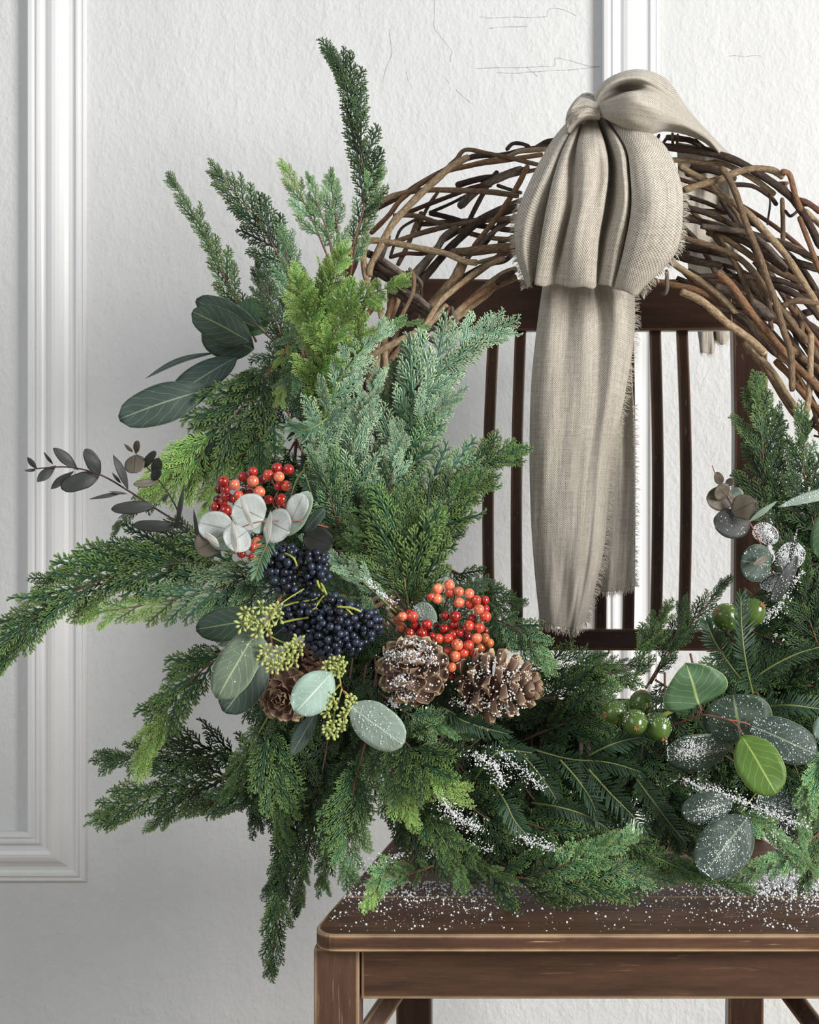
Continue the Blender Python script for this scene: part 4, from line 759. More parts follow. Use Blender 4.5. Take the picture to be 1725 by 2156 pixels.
def euc(label,stem_pts,sw,sm,loc=None,group='eucalyptus stems of the wreath',name='eucalyptus_branch',cat='eucalyptus'):
    root=thing(name,label,cat,tuple(P(*stem_pts[0])),group)
    n=len(stem_pts)*5; sp=[Vector(q) for q in spline([tuple(P(*p)) for p in stem_pts],n)]; b=MB(); b.tube(sp,[px2m(sw,stem_pts[0][2])/2*(1-.5*i/n) for i in range(n)],7); b.build('stem',sm,root); return root
# big oval leaves, upper left
e=euc('eucalyptus stem with two broad rounded dark leaves, upper left',[(640,760,1.47),(580,720,1.45),(545,690,1.44),(520,670,1.44)],5,M_stem_dk)
leaf(e,(545,690,1.45),(412,632,1.46),58,'dkgreen','oval',roll=-15,seed=1)
leaf(e,(560,700,1.45),(500,640,1.47),80,'bluegrn','oval',seed=2)
leaf(e,(528,720,1.44),(405,655,1.43),74,'dkgreen','oval',roll=10,seed=3)
leaf(e,(535,735,1.45),(425,690,1.45),92,'dkgreen','oval',seed=4,roll=-8)
e=euc('eucalyptus stem with three long oval leaves pointing left to the wall',[(620,770,1.47),(540,790,1.45),(480,808,1.44),(445,818,1.44)],5,M_stem_yg)
leaf(e,(455,742,1.46),(306,797,1.44),17,'slate','narrow',bend=.10,roll=35,seed=5)
leaf(e,(500,752,1.45),(352,845,1.44),68,'slate','oval',seed=6,roll=15)
leaf(e,(452,815,1.43),(250,882,1.41),86,'slate','obovate',seed=7,roll=5)
e=euc('dark shaded eucalyptus leaves behind the drooping cedar bough',[(600,860,1.48),(560,900,1.47),(545,930,1.47)],4,M_stem_dk)
leaf(e,(560,890,1.48),(505,990,1.48),50,'slate','oval',seed=8); leaf(e,(520,900,1.485),(400,1000,1.485),62,'charcoal','oval',seed=9); leaf(e,(430,960,1.49),(352,1010,1.49),50,'charcoal','oval',seed=10)
# dark thin-leaved eucalyptus, left
e=euc('dark eucalyptus stem with small charcoal leaves, tip against the moulding',[(425,1148,1.36),(385,1108,1.36),(330,1072,1.35),(270,1033,1.35),(212,1000,1.34),(150,984,1.34),(95,985,1.34),(55,990,1.34)],5,M_stem_dk)
for (b_,t_,w_,sh,ro) in [((165,990),(112,943),24,'ovate',20),((155,992),(107,1030),22,'ovate',30),((210,1000),(128,1028),37,'oval',0),((210,1000),(180,945),30,'fan',20),
   ((118,980),(78,1014),22,'ovate',0),((112,978),(92,952),7,'narrow',0),((78,988),(58,963),12,'ovate',0),((75,990),(52,991),7,'narrow',0),((270,1030),(238,957),20,'narrow',40),
   ((262,1037),(188,1051),9,'narrow',0),((255,1018),(236,995),7,'narrow',0),((325,1065),(234,1072),27,'oval',0),((370,1110),(280,1105),25,'oval',0),((372,1120),(388,1018),11,'narrow',0),
   ((360,1105),(385,1100),9,'narrow',0),((268,1040),(230,1035),6,'narrow',0),((420,1145),(408,1072),9,'narrow',0)]:
    leaf(e,(*b_,1.345),(*t_,1.335),w_,'charcoal',sh,roll=ro,seed=b_[0]+t_[1])
e=euc('second dark eucalyptus stem branching up beside the moulding, round brown leaf',[(385,1105,1.37),(372,1070,1.37),(352,1035,1.37),(325,1000,1.37),(300,972,1.37),(284,952,1.37)],4,M_stem_dk)
for (b_,t_,w_,sh,m_) in [((286,958),(282,996),44,'round','olive'),((286,955),(290,928),15,'obovate','olive'),((280,952),(262,935),8,'narrow','olive'),((300,985),(328,950),18,'oval','charcoal'),
   ((325,1000),(335,965),24,'oval','charcoal'),((333,1015),(281,1020),17,'oval','olive'),((318,1010),(338,990),20,'oval','charcoal'),((352,1040),(345,1055),10,'oval','charcoal')]:
    leaf(e,(*b_,1.368),(*t_,1.355),w_,m_,sh,seed=b_[0]+t_[1])
# silver dollar eucalyptus
e=euc('silver dollar eucalyptus stem with round pale leaves over the upper red berries',[(690,1110,1.34),(640,1098,1.31),(590,1096,1.29),(540,1100,1.28),(490,1118,1.28),(440,1140,1.28)],4,M_stem_pk)
for (b_,t_,w_,m_,z,sh) in [((556,1093),(492,1062),82,'silver',1.29,'round'),((560,1095),(520,1102),50,'sage',1.295,'round'),((490,1117),(418,1100),66,'silver',1.285,'round'),((520,1118),(478,1150),66,'silver',1.275,'round'),
   ((560,1095),(610,1120),76,'silver',1.29,'round'),((612,1098),(640,1040),46,'silver',1.30,'oval'),((600,1130),(652,1035),48,'sage',1.31,'oval'),((640,1120),(683,1072),26,'slate',1.31,'oval'),
   ((465,1130),(412,1160),56,'olive',1.285,'round'),((500,1118),(440,1140),60,'sage',1.287,'round'),((640,1125),(700,1150),60,'charcoal',1.335,'round')]:
    leaf(e,(*b_,z+.003),(*t_,z-.004),w_,m_,sh,cup=.12,fold=.03,seed=b_[0]+t_[1])
for (b_,t_,w_,z) in [((505,1040),(535,1118),13,1.262),((570,1075),(562,1148),14,1.262),((432,1120),(462,1152),17,1.262),((490,1098),(497,1166),16,1.262)]:
    leaf(e,(*b_,z-.012),(*t_,z+.008),w_,'edge','narrow',roll=15,seed=b_[0],bend=.03)
# seeded eucalyptus
e=euc('seeded eucalyptus with large oval grey-green leaves, snow specks and yellow seeds, lower left',[(600,1235,1.36),(585,1270,1.33),(565,1310,1.31),(575,1360,1.30),(590,1400,1.30)],5,M_stem_pk)
eA=e
leaf(e,(546,1322,1.30),(458,1472,1.28),88,'grey','oval',seed=21,snow=60,snowc=(.55,.35,.35),roll=8)
leaf(e,(560,1385,1.32),(472,1500,1.31),84,'slate','oval',seed=22,roll=-6)
leaf(e,(560,1300,1.335),(412,1325,1.335),72,'dkgreen','oval',seed=23)
leaf(e,(640,1290,1.36),(560,1350,1.35),70,'slate','oval',seed=24); leaf(e,(640,1250,1.355),(600,1310,1.35),60,'dkgreen','oval',seed=25); leaf(e,(510,1270,1.37),(440,1275,1.37),30,'charcoal','oval',seed=26)
e=euc('seeded eucalyptus with a mint leaf and a snowy oval leaf, below the navy berries',[(712,1380,1.34),(714,1420,1.31),(720,1450,1.30),(738,1475,1.295),(748,1490,1.29)],4.5,M_stem_pk)
eB=e
leaf(e,(700,1416,1.295),(622,1500,1.28),82,'mint','oval',seed=27,snow=45,roll=-4)
leaf(e,(736,1484,1.29),(850,1568,1.275),88,'sage','oval',seed=28,snow=260,snowc=(.5,.42,.42),bend=.04)
leaf(e,(672,1490,1.31),(612,1592,1.30),36,'slate','ovate',seed=29)
leaf(eB,(905,1330,1.395),(885,1268,1.385),50,'sage','oval',seed=30,snow=160)
b_=[((585,1340),(620,1352)),((712,1425),(700,1460)),((720,1450),(707,1500)),((700,1460),(708,1490))]
def umbel(parent,px,py,z,r_,seed):
    rg=random.Random(seed); b=MB(); c=P(px,py,z+.006); n=rg.choice((6,7,7,8))
    for i in range(n):
        a=2*math.pi*i/n+rg.uniform(-.2,.2); q=rg.uniform(.65,1.0) if i else .2; dd=Vector((math.cos(a)*q,-rg.uniform(.25,.8),math.sin(a)*q)).normalized(); l=px2m(r_*rg.uniform(.85,1.1),z)
        pts=[c,c+dd*l*.35,c+dd*l*.5,c+dd*l*.72,c+dd*l*.88,c+dd*l*1.0,c+dd*l*1.08]; w_=px2m(1.0,z)
        b.tube(pts,[w_*.9,w_*.9,w_*1.6,w_*3.4,w_*3.3,w_*1.9,w_*.4],6)
    b.build('seed_cluster',M_seed,parent)
for i,(x,y) in enumerate([(518,1290),(535,1298),(550,1278),(512,1315),(556,1316),(575,1285),(588,1300),(545,1330),(565,1325),(585,1282),(530,1310),(570,1302)]): umbel(eA,x,y,1.285,20,i)
for i,(x,y) in enumerate([(560,1368),(572,1388),(590,1372),(600,1395),(615,1362),(628,1350),(632,1368),(612,1382),(590,1400),(622,1390),(575,1405),(604,1368),(555,1385)]): umbel(eA,x,y,1.285,19,i+40)
for i,(x,y) in enumerate([(690,1400),(702,1395),(716,1392),(722,1405),(706,1408),(712,1415)]): umbel(eB,x,y,1.30,17,i+60)
for i,(x,y) in enumerate([(700,1468),(690,1482),(706,1480),(738,1472),(745,1480),(732,1495),(690,1500),(700,1525),(690,1535),(708,1540),(722,1528),(698,1545),(724,1508)]): umbel(eB,x,y,1.285,16,i+80)
def sticks(parent,segs,wpx,m,name='seed_stalk'):
    for s in segs:
        b=MB(); sp=[Vector(q) for q in spline([tuple(P(*p)) for p in s],len(s)*4)]; b.tube(sp,px2m(wpx,s[0][2])/2,6); b.build(name,m,parent)
z=1.295
sticks(eA,[[(575,1300,z),(555,1290,z),(530,1295,z)],[(570,1340,z),(590,1350,z),(620,1360,z)],[(575,1360,z),(565,1375,z),(560,1385,z)],[(580,1370,z),(600,1385,z),(610,1385,z)],[(640,1240,z+.04),(600,1265,z+.02),(570,1290,z)]],3,M_stem_yg)
sticks(eB,[[(718,1440,z),(700,1460,z),(697,1475,z)],[(712,1400,z+.01),(714,1420,z),(718,1440,z)],[(720,1450,z),(712,1480,z),(705,1500,z),(700,1530,z)],[(705,1505,z),(690,1505,z)],[(703,1515,z),(718,1530,z)],[(725,1455,z),(740,1470,z)],[(718,1440,z),(703,1450,z+.003),(695,1470,z)]],3,M_stem_yg)
# right hand eucalyptus
e=euc('eucalyptus stem with red twigs and large round leaves at the lower right',[(1410,1530,1.37),(1450,1515,1.345),(1480,1505,1.33),(1520,1512,1.32),(1550,1525,1.31),(1568,1550,1.305)],4,M_stem_pk)
leaf(e,(1473,1486,1.325),(1446,1396,1.31),146,'bluegrn','spade',fold=.02,seed=51,bend=.02,roll=6)
sticks(e,[[(1470,1505,1.33),(1476,1495,1.325),(1473,1485,1.322)],[(1530,1515,1.32),(1560,1520,1.32),(1580,1526,1.32)]],4,M_stem_pk,'leaf_stalk')
leaf(e,(1562,1548,1.30),(1635,1672,1.285),98,'green','oval',fold=.05,seed=52,roll=-5)
leaf(e,(1575,1525,1.325),(1722,1590,1.32),88,'slate','oval',seed=53,snow=300,roll=-10)
leaf(e,(1560,1560,1.35),(1545,1462,1.345),150,'dkgreen','round',seed=54,snow=150)
leaf(e,(1540,1575,1.36),(1400,1590,1.35),92,'dkgreen','oval',seed=55,snow=900,snowc=(.62,.62,.30),roll=-25)
e=euc('eucalyptus stem with snow-covered dark leaves just above the seat, right',[(1620,1640,1.38),(1585,1680,1.36),(1560,1710,1.35)],4,M_stem_yg)
leaf(e,(1545,1690,1.345),(1436,1712,1.34),70,'slate','oval',seed=56,snow=420,snowc=(.4,.45,.35))
leaf(e,(1577,1718,1.34),(1480,1842,1.32),112,'slate','oval',seed=57,snow=520,snowc=(.5,.55,.42),roll=8)
leaf(e,(1590,1680,1.355),(1702,1722,1.35),72,'slate','oval',seed=58,snow=500,snowc=(.5,.5,.45))
e=euc('pale blue-green round leaf cut by the right frame edge, low',[(1790,1500,1.35),(1760,1520,1.34),(1740,1530,1.335)],4,M_stem_yg)
leaf(e,(1775,1510,1.33),(1722,1560,1.33),70,'mint','round',seed=59)
e=euc('green oval leaf cut by the right frame edge, higher, among dark cedar',[(1790,1090,1.42),(1770,1110,1.41),(1750,1120,1.41)],4,M_stem_yg)
leaf(e,(1748,1075,1.40),(1728,1175,1.40),60,'bluegrn','oval',seed=60)
leaf(e,(1790,1030,1.41),(1638,1068,1.40),26,'sage','narrow',seed=61,snow=150,bend=.08,roll=25)
e=euc('small eucalyptus stem with round olive leaves beside the right back post',[(1640,1240,1.42),(1620,1190,1.40),(1590,1120,1.38),(1555,1065,1.37),(1530,1035,1.37),(1510,1005,1.37),(1500,980,1.37)],4,M_stem_pk)
for (b_,t_,w_,m_,z,sh,sn) in [((1545,1050),(1488,1050),52,'olive',1.37,'round',0),((1530,1045),(1510,1025),40,'olive',1.365,'round',0),((1535,1035),(1560,1055),40,'sage',1.375,'round',0),
   ((1540,1080),(1592,1055),54,'olive',1.36,'fan',0),((1580,1110),(1503,1095),62,'charcoal',1.37,'round',30),((1520,1020),(1508,995),20,'olive',1.365,'oval',0),((1575,1100),(1636,1055),12,'sage',1.355,'narrow',0),
   ((1600,1140),(1625,1105),60,'slate',1.385,'round',1500),((1625,1190),(1560,1180),80,'slate',1.385,'round',60),((1620,1170),(1585,1190),16,'olive',1.375,'narrow',0),((1530,1010),(1543,1020),18,'olive',1.37,'oval',0),
   ((1640,1190),(1690,1150),58,'slate',1.40,'round',1700),((1660,1190),(1680,1110),10,'charcoal',1.38,'narrow',60),((1680,1170),(1625,1270),30,'charcoal',1.39,'oval',60),((1600,1235),(1660,1215),36,'slate',1.40,'oval',800)]:
    leaf(e,(*b_,z+.004),(*t_,z-.004),w_,m_,sh,cup=.1,fold=.03,seed=b_[0]+t_[1],snow=sn,snowc=(.5,.5,.5) if sn>200 else None)
# ------------------------------------------------------------------ berries
def ico(sub,r):
    bm=bmesh.new(); bmesh.ops.create_icosphere(bm,subdivisions=sub,radius=r); me=bpy.data.meshes.new('berry'); bm.to_mesh(me); bm.free()
    me.polygons.foreach_set('use_smooth',[True]*len(me.polygons)); return me
BM=ico(4,.0055); BM.materials.append(M_berry)
NM=ico(3,.0035); NM.materials.append(M_navy)
BC={'r':(.40,.018,.014),'d':(.17,.008,.008),'o':(.76,.21,.115),'p':(.60,.07,.04),'b':(.48,.15,.06)}
def berries(root,lst,off,sc,z0,rg):
    for (x,y,r,c) in lst:
        px,py=off[0]+x*sc,off[1]+y*sc; z=z0+{'d':.016,'b':.012,'r':.004,'p':-.003,'o':-.006}[c]+rg.uniform(-.004,.004)
        o=bpy.data.objects.new('berry',BM); C.objects.link(o); o.parent=root; p=P(px,py,z); o.location=p-Vector(root.location); s=px2m(r*sc,z)/.0055; o.scale=(s,s,s*.97)
        tgt=Vector((rg.uniform(-1,1),rg.uniform(-1.0,.8),rg.uniform(-1,1))); o.rotation_euler=tgt.to_track_quat('Z','Y').to_euler()
        k=rg.uniform(.85,1.15); cc=BC[c]; o.color=(cc[0]*k,cc[1]*k,cc[2]*k,1)
rg=random.Random(3)
bl=thing('berry_cluster','upper cluster of glossy red berries half hidden by round silver leaves','berries',tuple(P(560,1060,1.34)),'red berry clusters of the wreath')
berries(bl,[(300,275,52,'r'),(405,305,50,'o'),(483,232,50,'r'),(572,185,45,'r'),(573,272,54,'o'),(655,255,42,'d'),(715,218,52,'p'),(790,155,52,'r'),(895,165,52,'r'),(810,233,50,'o'),(877,315,52,'p'),(805,320,40,'r'),
 (630,370,55,'o'),(440,400,45,'p'),(320,350,45,'r'),(330,410,50,'r'),(380,430,40,'r'),(265,345,42,'d'),(250,440,42,'d'),(235,505,47,'r'),(300,460,42,'r'),(325,535,56,'r'),(215,570,40,'d'),(360,590,44,'d'),(715,440,42,'r'),(830,440,56,'r'),(868,490,30,'p'),(893,660,54,'r'),
 (605,830,50,'o'),(570,870,42,'p'),(575,965,45,'r'),(470,930,42,'r'),(690,900,42,'r'),(540,350,38,'d'),(480,370,38,'d'),(640,800,40,'r'),(430,480,44,'d')],(400,950),.2319,1.325,rg)
sticks(bl,[[(610,1120,1.36),(590,1080,1.335),(575,1060,1.33),(585,1035,1.33)],[(600,1100,1.345),(585,1065,1.335),(540,1035,1.335),(508,1022,1.325)],[(540,1035,1.335),(500,1060,1.34)],[(585,1060,1.33),(605,1090,1.31),(607,1100,1.31)],[(585,1035,1.33),(570,1000,1.335),(600,990,1.335)]],3,M_stem_pk,'berry_stem')
br=thing('berry_cluster','cluster of coral and red berries above the two pine cones','berries',tuple(P(940,1330,1.36)),'red berry clusters of the wreath')
berries(br,[(612,255,50,'o'),(718,222,50,'o'),(805,283,47,'o'),(898,300,47,'o'),(608,348,48,'o'),(550,330,36,'p'),(725,290,46,'p'),(965,358,44,'p'),(1038,360,42,'r'),(805,382,50,'o'),(905,395,50,'p'),(985,445,50,'o'),(1042,440,40,'r'),
 (1045,510,54,'p'),(682,503,42,'r'),(772,508,52,'r'),(928,530,46,'r'),(290,510,46,'o'),(380,508,54,'p'),(350,480,38,'r'),(285,610,50,'b'),(245,540,40,'b'),(410,590,50,'r'),(513,582,48,'r'),(355,662,46,'r'),(468,660,50,'r'),(530,640,34,'d'),
 (672,620,46,'r'),(760,585,48,'r'),(895,592,48,'p'),(990,610,50,'p'),(805,655,42,'r'),(750,670,44,'r'),(880,690,46,'d'),(967,707,50,'o'),(1040,705,46,'b'),(1080,750,45,'b'),(1000,795,46,'b'),(893,768,48,'p'),(790,765,55,'o'),(705,712,48,'p'),
 (620,710,46,'p'),(560,690,40,'r'),(700,830,48,'p'),(848,838,47,'p'),(925,845,40,'r'),(768,870,52,'o'),(800,920,38,'r'),(735,970,48,'o'),(735,1045,40,'r'),(275,740,40,'r'),(1045,640,38,'d'),(840,620,36,'d'),(600,590,32,'d')],(780,1180),.2319,1.355,rg)
sticks(br,[[(925,1320,1.38),(932,1290,1.365),(940,1265,1.36),(945,1245,1.36)],[(930,1330,1.375),(960,1305,1.365),(990,1285,1.36)],[(930,1330,1.375),(915,1320,1.365),(900,1310,1.36),(865,1305,1.36)],[(930,1320,1.38),(925,1345,1.37),(930,1380,1.37)]],3.4,M_stem_br,'berry_stem')
def navy(label,ells,n,z0,loc,stems,seed):
    rg=random.Random(seed); root=thing('privet_berry_cluster',label,'berries',tuple(P(*loc)),'blue-black berry clusters of the wreath'); pts=[]; tries=0
    while len(pts)<n and tries<60000:
        tries+=1; e=rg.choice(ells); a=rg.uniform(0,6.283); q=math.sqrt(rg.random()); x=e[0]+e[2]*q*math.cos(a); y=e[1]+e[3]*q*math.sin(a); dz=-e[4]*math.sqrt(max(0,1-q*q))*rg.uniform(.35,1.0)
        r=rg.uniform(7.6,9.2)
        if all(math.hypot(math.hypot(x-X,y-Y),(dz-D)*2600)>(r+R)*.92 for X,Y,D,R in pts): pts.append((x,y,dz,r))
    for (x,y,dz,r) in pts:
        o=bpy.data.objects.new('berry',NM); C.objects.link(o); o.parent=root; z=z0+dz; o.location=P(x,y,z)-Vector(root.location); s=px2m(r,z)/.0035; o.scale=(s,s,s*1.05); o.rotation_euler=(rg.uniform(0,3),rg.uniform(0,3),0)
    c=P(*loc); b=MB()
    for (x,y,dz,r) in pts[::2]:
        p=P(x,y,z0+dz+.002); m_=(p*.45+P(loc[0],loc[1],loc[2])*.55)+Vector((0,.004,0)); b.tube([p,m_],.0005,5)
    o=b.build('stalks',M_stem_yg,root); o['kind']='stuff'
    sticks(root,stems,5,M_stem_yg,'berry_stem'); return root
navy('upper loose cluster of blue-black berries under the silver leaves',[(600,1178,36,30,.02),(585,1205,32,30,.02),(655,1180,34,24,.02),(672,1205,22,22,.015),(600,1225,28,18,.015),(622,1242,16,14,.01),(650,1215,22,18,.012),(570,1195,16,30,.012)],88,1.345,(640,1225,1.37),
  [[(625,1192,1.33),(618,1175,1.325),(600,1165,1.33)],[(685,1250,1.345),(672,1235,1.335),(668,1222,1.335)]],4)
navy('dense main cluster of blue-black berries in the middle of the wreath',[(700,1325,56,44,.03),(690,1345,46,40,.03),(720,1300,46,34,.03),(778,1315,24,30,.02),(650,1285,36,22,.015),(615,1290,22,18,.012),(700,1270,30,20,.015),(740,1350,30,24,.02),(625,1320,26,14,.012),(590,1278,10,8,.01),(655,1255,14,10,.01)],215,1.34,(700,1300,1.365),
  [[(590,1278,1.335),(620,1270,1.335),(660,1262,1.335),(680,1250,1.34)],[(710,1278,1.32),(740,1280,1.318),(760,1288,1.32)],[(728,1280,1.32),(745,1297,1.318)],[(655,1290,1.33),(670,1270,1.33),(682,1255,1.335)],[(590,1312,1.33),(620,1305,1.33),(650,1300,1.33)],[(688,1253,1.335),(680,1235,1.335),(670,1218,1.34)]],6)
# green fruits
def nut(px,py,z,r,lab,dx,dz_,seed):
    root=thing('green_fruit',lab,'fruit',tuple(P(px,py,z)),'unripe green fruits with white specks')
    bm=bmesh.new(); bmesh.ops.create_uvsphere(bm,u_segments=32,v_segments=20,radius=1); R=px2m(r,z)
    for v in bm.verts: 
        t=v.co.z; k=1-.10*t*t if t<0 else 1-.16*t**3
        v.co=Vector((v.co.x*R*k,v.co.y*R*k,v.co.z*R*1.16))
    me=bpy.data.meshes.new('fruit'); bm.to_mesh(me); bm.free(); me.polygons.foreach_set('use_smooth',[True]*len(me.polygons)); me.materials.append(M_nut)
    o=bpy.data.objects.new('fruit_body',me); C.objects.link(o); o.parent=root; q=Vector((dx,-.55,dz_)).to_track_quat('Z','Y'); o.rotation_euler=q.to_euler()
    b=MB(); rg=random.Random(seed)
    for i in range(7):
        a=i*.9; d=Vector((math.cos(a),math.sin(a),.25)); b.tube([Vector((0,0,R*1.0)),Vector((0,0,R*1.14))+d*R*.18,Vector((0,0,R*1.20))+d*R*rg.uniform(.22,.34)],[R*.08,R*.05,R*.015],5)
    m=b.mesh('dried_tip',M_nutcap); t=bpy.data.objects.new('dried_tip',m); C.objects.link(t); t.parent=root; t.rotation_euler=q.to_euler()
    b=MB(); 
    for i in range(60):
        d=Vector((rg.uniform(-1,1),-rg.uniform(.1,1),rg.uniform(-.2,1))).normalized(); grains(b,P(px,py,z)+d*R*1.01,d,px2m(rg.uniform(.7,1.7),z),rg)
    s=b.build('snow',M_snow,root,smooth=False); s['kind']='stuff'
nut(1297,1500,1.345,25,'leftmost of the four green fruits at the lower right',-.8,-.1,1); nut(1351,1480,1.35,26,'topmost of the four green fruits at the lower right',.1,.8,2)
nut(1337,1520,1.325,27,'front green fruit with a brown star tip, in the middle of the four',.05,-.15,3); nut(1386,1530,1.335,28,'rightmost of the four green fruits, beside the round leaf',.3,-.6,4)
nut(1530,1300,1.375,30,'green fruit behind the upright yew sprig, left of two',-.5,.3,5); nut(1582,1290,1.375,30,'green fruit behind the upright yew sprig, right of two',.5,.4,6)
t_=euc('pale green fruit stalk running from the four green fruits to the round leaf',[(1390,1510,1.345),(1420,1495,1.34),(1460,1482,1.335)],11,M_stem_yg,name='fruit_stalk',cat='stalk',group=None)
# ------------------------------------------------------------------ pine cones
def cone_scale_mesh(wide=1.0):
    """along +x from the axis, spoon shaped with a rounded woody end; unit length"""
    b=MB(); nu,nv=8,9; vs=[];at=[]
    for side in (0,1):
        for j in range(nv+1):
            t=1-(1-j/nv)**1.55; hw=(.09+.37*min(1,t/.66)**1.4)*wide
            if t>.66: hw*=math.sqrt(max(.0,1-((t-.66)/.345)**2))
            th=.020+.055*max(0,(t-.45)/.55)
            for i in range(nu+1):
                u=2*i/nu-1; z=.20*u*u*(.2+t) + .20*t*t - (.05*max(0,t-.8)/.2)
                e=math.hypot(max(0,t-.60)/.40, u if t>.35 else u*.6)
                z-= (th*(1-.55*min(1,e)**4)) if side else 0
                vs.append((t,u*hw,z)); 
                rim=max((t-.80)/.16, (abs(u)-.76)/.24 if t>.45 else 0); at.append(min(1,max(0,rim)) if side==0 else min(1,max(0,(t-.90)/.1))*.8)
    W_=nu+1; n=(nv+1)*W_; fs=[]
    for j in range(nv):
        for i in range(nu):
            a=j*W_+i; fs.append((a,a+1,a+W_+1,a+W_)); fs.append((n+a,n+a+W_,n+a+W_+1,n+a+1))
    for j in range(nv):
        a=j*W_; fs.append((a,a+W_,n+a+W_,n+a)); a+=nu; fs.append((a+W_,a,n+a,n+a+W_))
    a=nv*W_
    for i in range(nu): fs.append((a+i,a+i+1,n+a+i+1,n+a+i))
    b.add(vs,fs,at); return b.mesh('cone_scale',M_cone)
CSM=cone_scale_mesh(1.0)
def cone(label,px,py,z,axis,Rpx,Lpx,seed,nsc=84,snow=0,open_=1.0,tipstyle=0):
    rg=random.Random(seed); c=P(px,py,z); root=thing('pine_cone',label,'pine cone',tuple(c),'pine cones of the wreath'); A=Vector(axis).normalized(); q=A.to_track_quat('Z','Y'); R=px2m(Rpx,z); Ln=px2m(Lpx,z)
    b=MB(); b.tube([c+A*Ln*(k/8-.5) for k in range(9)],[R*.05]+[R*.24*(1-.6*(k/8)**2) for k in range(1,8)]+[R*.03],10); core=b.build('cone_core',M_cone,root)
    b=MB(); tips=[]
    for i in range(nsc):
        t=(i+.5)/nsc; ph=i*2.39996; h=(-.40+.92*t**.92)*Ln
        prof=(math.sin(math.pi*(.17+.80*t**1.05)))**.65; rr=R*prof*(1-.25*t**4)
        el=math.radians(-28+ (100 if t>.0 else 0)*t**1.7)*open_         # tilt towards the cone's tip
        d=Vector((math.cos(ph)*math.cos(el),math.sin(ph)*math.cos(el),math.sin(el)))
        s=rr/max(.55,math.cos(el))*(1.0-.35*t**3)*rg.uniform(.94,1.06)
        o=bpy.data.objects.new('cone_scale',CSM); C.objects.link(o); o.parent=root
        x=d; zv=Vector((0,0,1)); zv=(zv-x*zv.dot(x)).normalized() if t<.985 else Vector((1,0,0)); y=zv.cross(x); M=Matrix((x,y,zv)).transposed().to_4x4()
        base=Vector((0,0,h-math.sin(el)*s*.45)); sw=(R*.52*(1-.45*t**2)*(.72+.28*min(1,t*4)))/ (s*.44)*.5
        o.matrix_local=q.to_matrix().to_4x4()@Matrix.Translation(base)@M@Matrix.Diagonal((s,s*sw*1.25,s*.9,1))
        if snow: 
            tip=q@(base+d*s*.8+zv*s*.16); 
            if tip.y<0 or tip.z>0: tips.append((c+tip, s))
    if snow:
        b=MB(); fr=[t for t in tips if (t[0]-c).y<-.15*R and (t[0]-c).length<R*1.05]; cl=rg.sample(fr,min(len(fr),11))
        for _ in range(snow):
            if rg.random()<.8: p,s=rg.choice(cl)
            else: p,s=rg.choice(fr)
            p=c+(p-c)*.93; g=abs(rg.gauss(0,1))
            grains(b,p+Vector((rg.gauss(0,1)*s*.20,-.0015-abs(rg.gauss(0,1))*.0012,rg.gauss(0,1)*s*.13)),None,px2m(rg.uniform(1.2,3.1),z),rg)
        so=b.build('snow',M_snow,root,smooth=False); so['kind']='stuff'
    return root
cone('snow-dusted pine cone facing forward, left below the coral berries',873,1410,1.33,(-.08,-.80,.62),76,118,1,nsc=50,snow=1300)
cone('pine cone lying on its side with its tip to the right, below the coral berries',1042,1440,1.36,(.94,-.28,-.06),78,178,2,nsc=48,snow=500)
cone('dark brown pine cone half hidden behind the mint leaf, facing forward',603,1462,1.36,(-.15,-.95,-.1),58,90,3,nsc=44)
cone('dark pine cone above the mint leaf, mostly hidden by seeds and navy berries',640,1400,1.39,(.35,-.6,.6),50,80,4,nsc=44)
# ------------------------------------------------------------------ linen ribbon
rib=thing('linen_ribbon','frayed beige linen ribbon tied in a bow over the top of the wreath','ribbon',tuple(P(1245,250,1.52)))
def resamp(line,n): return spline([tuple(float(c) for c in p) for p in line],n)
from mathutils import noise as mnoise
def cloth(name,lines,nu,nv,wm,lm,thick=.0009,wrk=.0035):
    """lines: list of polylines of (px,py,depth) in order across; surface through them. wm,lm: width and length in metres for the weave"""
    rows=[resamp(l,nv) for l in lines]; vs=[];uv=[]
    for j in range(nv):
        col=spline([rows[k][j] for k in range(len(rows))],nu)
        for i,(x,y,d) in enumerate(col): vs.append(P(x,y,d+wrk*(mnoise.noise(Vector((i/nu*7+len(lines),j/nv*3.2,3.1)))*(1-.5*math.cos(6.283*j/nv))+.4*mnoise.noise(Vector((i/nu*16+j/nv*5,j/nv*5,9.7)))))); uv.append((i/(nu-1)*wm,j/(nv-1)*lm))
    b=MB(); b.add(vs,[(j*nu+i,j*nu+i+1,(j+1)*nu+i+1,(j+1)*nu+i) for j in range(nv-1) for i in range(nu-1)],None,uv)
    o=b.build(name,M_linen,rib); 
    m=o.modifiers.new('thickness','SOLIDIFY'); m.thickness=thick; m.offset=0
    return o,vs,nu,nv
def fringe(parent,edge,outs,n,lp,seed,z=1.5):
    rg=random.Random(seed); b=MB(); m=len(edge)
    for i in range(n):
        t=rg.random()*(m-1); k=min(int(t),m-2); p=edge[k].lerp(edge[k+1],t-k); o=outs[k].lerp(outs[k+1],t-k).normalized(); tn=(edge[k+1]-edge[k]).normalized()
        d=(o+tn*rg.uniform(-.55,.55)+Vector((0,rg.uniform(-.5,.3),0))).normalized(); l=px2m(lp*rg.uniform(.35,1.15),z); s=tn*rg.uniform(-.35,.35)*l+Vector((0,0,-.15*l))
        b.tube([p-o*l*.25,p+d*l*.5,p+d*l+s],[.00028,.00026,.00012],3,cap=False)
    f=b.build('frayed_edge',M_thread,parent); f['kind']='stuff'; return f
